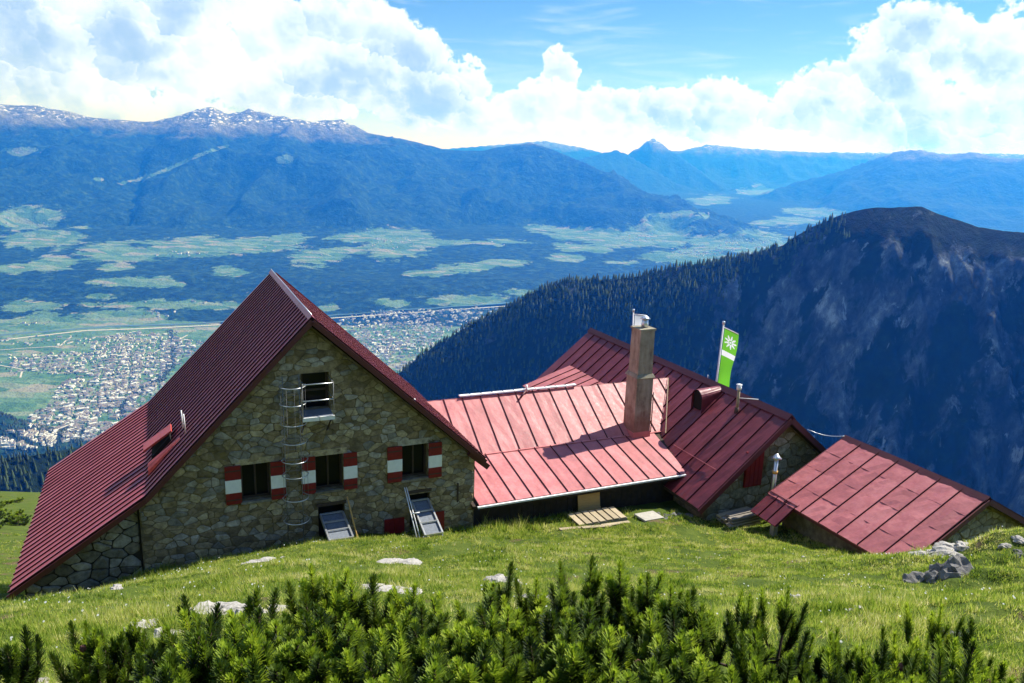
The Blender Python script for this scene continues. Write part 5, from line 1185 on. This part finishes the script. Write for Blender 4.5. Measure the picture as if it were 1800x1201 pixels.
def cone_mesh():
    V, F = [], []; n = 8
    for i, (z, r) in enumerate(((0, .008), (.012, .019), (.028, .022), (.044, .015), (.055, .003))):
        for j in range(n): a = 2*math.pi*(j+.5*(i % 2))/n; V.append((r*(1+.18*(j % 2))*math.cos(a), r*(1+.18*(j % 2))*math.sin(a), z))
    for i in range(4):
        for j in range(n): F.append((i*n+j, i*n+(j+1) % n, (i+1)*n+(j+1) % n, (i+1)*n+j))
    return mesh_from('cone', V, F, [M_CONE])
CONE = cone_mesh()
def plant_pine(px, py, dist, label, seed, group='dwarf pines along the bottom edge', cone=0):
    rng = np.random.default_rng(seed); t = at(px, py, dist); g0 = float(gz(t[0], t[1])); h = t[2]-g0
    k = int(np.argmin([abs(h-q) for q in PH])); s = max(h/PH[k], .35); r = empty('dwarf_pine', (t[0], t[1], g0), rng.uniform(0, 6.28)); w = min(max(s, 1.1), 1.45)*rng.uniform(.9, 1.2)*(0.72 if px < 310 or px > 1270 else 1); r.scale = (w, w, s)
    add('stem', PINES[k][0], r); add('foliage', PINES[k][1], r); tag(r, label, 'dwarf pine', group)
    for c in range(cone): o = add('cone', CONE, r); o.location = (rng.uniform(-.12, .12), rng.uniform(-.12, .12), PH[k]*rng.uniform(.6, .85)); o.rotation_euler = (rng.uniform(-.5, .5), rng.uniform(-.5, .5), 0)
TIPS = [(8, 1135, 4.9, 'dwarf pine cut by the left edge of the picture'), (150, 1112, 4.9, 'leftmost dwarf pine of the pair beside the bare earth patch'), (226, 1102, 5.0, 'dwarf pine with double leader left of the white outcrop'), (275, 1150, 4.6, 'short dwarf pine right of the double leader one'),
    (362, 1078, 4.9, 'dwarf pine directly before the white limestone outcrop'), (420, 1090, 4.5, 'bushy dwarf pine right of the white outcrop'), (478, 1085, 4.3, 'broad dwarf pine below the tall left leader'), (545, 998, 4.9, 'tallest dwarf pine of the left half, before the gable wall'), (592, 1040, 4.7, 'dwarf pine just right of the tallest left one'),
    (628, 1038, 4.6, 'slim dwarf pine leader before the mid meadow stony patch'), (700, 1082, 4.4, 'low dwarf pine below the stony patch'), (757, 1048, 4.7, 'dwarf pine leader below the right ramp'), (812, 1090, 4.3, 'low dwarf pine left of the central leader'), (866, 1036, 4.8, 'central dwarf pine with straight dark leader beside the pale rock'),
    (910, 1060, 4.4, 'dwarf pine between the two central leaders'), (957, 1014, 4.8, 'dwarf pine leader left of the tallest one'), (1000, 1060, 4.4, 'bushy dwarf pine below the tallest leader'), (1042, 982, 5.0, 'tallest dwarf pine, before the linking house'), (1088, 992, 4.9, 'second tallest dwarf pine, right of the tallest'), (1137, 1014, 4.8, 'dwarf pine leader below the wooden pallet slab'),
    (1183, 1046, 4.6, 'dwarf pine with brownish tip right of the leaders'), (1238, 1078, 4.4, 'dwarf pine with reddish dying shoot'), (1300, 1048, 4.8, 'slender dwarf pine leader below the timber stack'), (1345, 1110, 4.3, 'low dwarf pine between two slender leaders'), (1372, 1044, 4.8, 'slender dwarf pine left of the right meadow'), (1440, 1136, 4.6, 'leaning dwarf pine shoot in the right thicket'),
    (1482, 1138, 4.6, 'short dwarf pine in the right thicket'), (1528, 1140, 4.6, 'dark short dwarf pine right of the meadow stone'), (1590, 1130, 4.7, 'dwarf pine left of the tall right leader'), (1645, 1072, 5.0, 'tall dark dwarf pine leader below the boulder'), (1690, 1150, 4.6, 'dwarf pine below the boulder, right of its leader'), (1735, 1140, 4.7, 'rightmost dwarf pine near the picture corner')]
for i, (px, py, d, lb) in enumerate(TIPS): plant_pine(px, py, d, lb, 500+i, cone=(i % 3 == 1))
rng = np.random.default_rng(31)
fill = [(x+rng.uniform(-12, 12), 1128+rng.uniform(-14, 22)+(0 if 330 < x < 1300 else 26), rng.uniform(3.7, 4.2)) for x in range(335, 1250, 40)]+[(x+rng.uniform(-10, 10), 1165+rng.uniform(-10, 20), rng.uniform(3.5, 3.9)) for x in list(range(335, 1260, 40))]+[(x+rng.uniform(-14, 14), 1180+rng.uniform(-14, 20), rng.uniform(3.6, 4.0)) for x in range(1290, 1760, 52)]
for i, (px, py, d) in enumerate(fill): plant_pine(px, py, d, 'low dwarf pine in the '+('back' if d > 3.95 else 'front')+' row of the bottom thicket '+('below the gable wall' if px < 760 else 'below the linking house' if px < 1200 else 'below the wing and shed'), 700+i, 'low dwarf pines of the thicket', cone=(i % 7 == 0))

# more dwarf pine on the slope beyond the left eave
for i in range(26):
    y = rng.uniform(34, 95); x = -y*rng.uniform(.60, .74); r = empty('dwarf_pine', (x, y, float(gz(x, y))-.2), rng.uniform(0, 6.28)); k = i % 6; w = rng.uniform(1.6, 2.6); r.scale = (w, w, w*.32)
    add('stem', PINES[k][0], r); add('foliage', PINES[k][1], r); tag(r, 'distant dwarf pine on the slope beyond the left eave', 'dwarf pine', 'dwarf pines beyond the left eave')
# ------------------------------------------------------------------ haze
def build_haze():
    m = bpy.data.materials.new('haze_air'); m.use_nodes = True; t = m.node_tree; t.nodes.clear(); nt = NT(t)
    v = nt.new('ShaderNodeVolumePrincipled'); v.inputs['Color'].default_value = HAZE_COLOR; v.inputs['Density'].default_value = HAZE_DENSITY
    v.inputs['Absorption Color'].default_value = (1, 1, 1, 1); v.inputs['Anisotropy'].default_value = 0.28
    o = nt.new('ShaderNodeOutputMaterial'); nt.l.new(v.outputs[0], o.inputs['Volume'])
    x0, x1, y0, y1, z0, z1 = -24000, 24000, -3000, 35000, -1516.0, 760.0
    V = [(x, y, z) for z in (z0, z1) for y in (y0, y1) for x in (x0, x1)]
    F = [(0, 2, 3, 1), (4, 5, 7, 6), (0, 1, 5, 4), (2, 6, 7, 3), (0, 4, 6, 2), (1, 3, 7, 5)]
    tag(add('haze', mesh_from('haze', V, F, [m])), 'blue haze filling the air over the valley', None, None, 'stuff')
HAZE_COLOR = (0.016, 0.20, 1.0, 1); HAZE_DENSITY = 9.2e-5
build_haze()
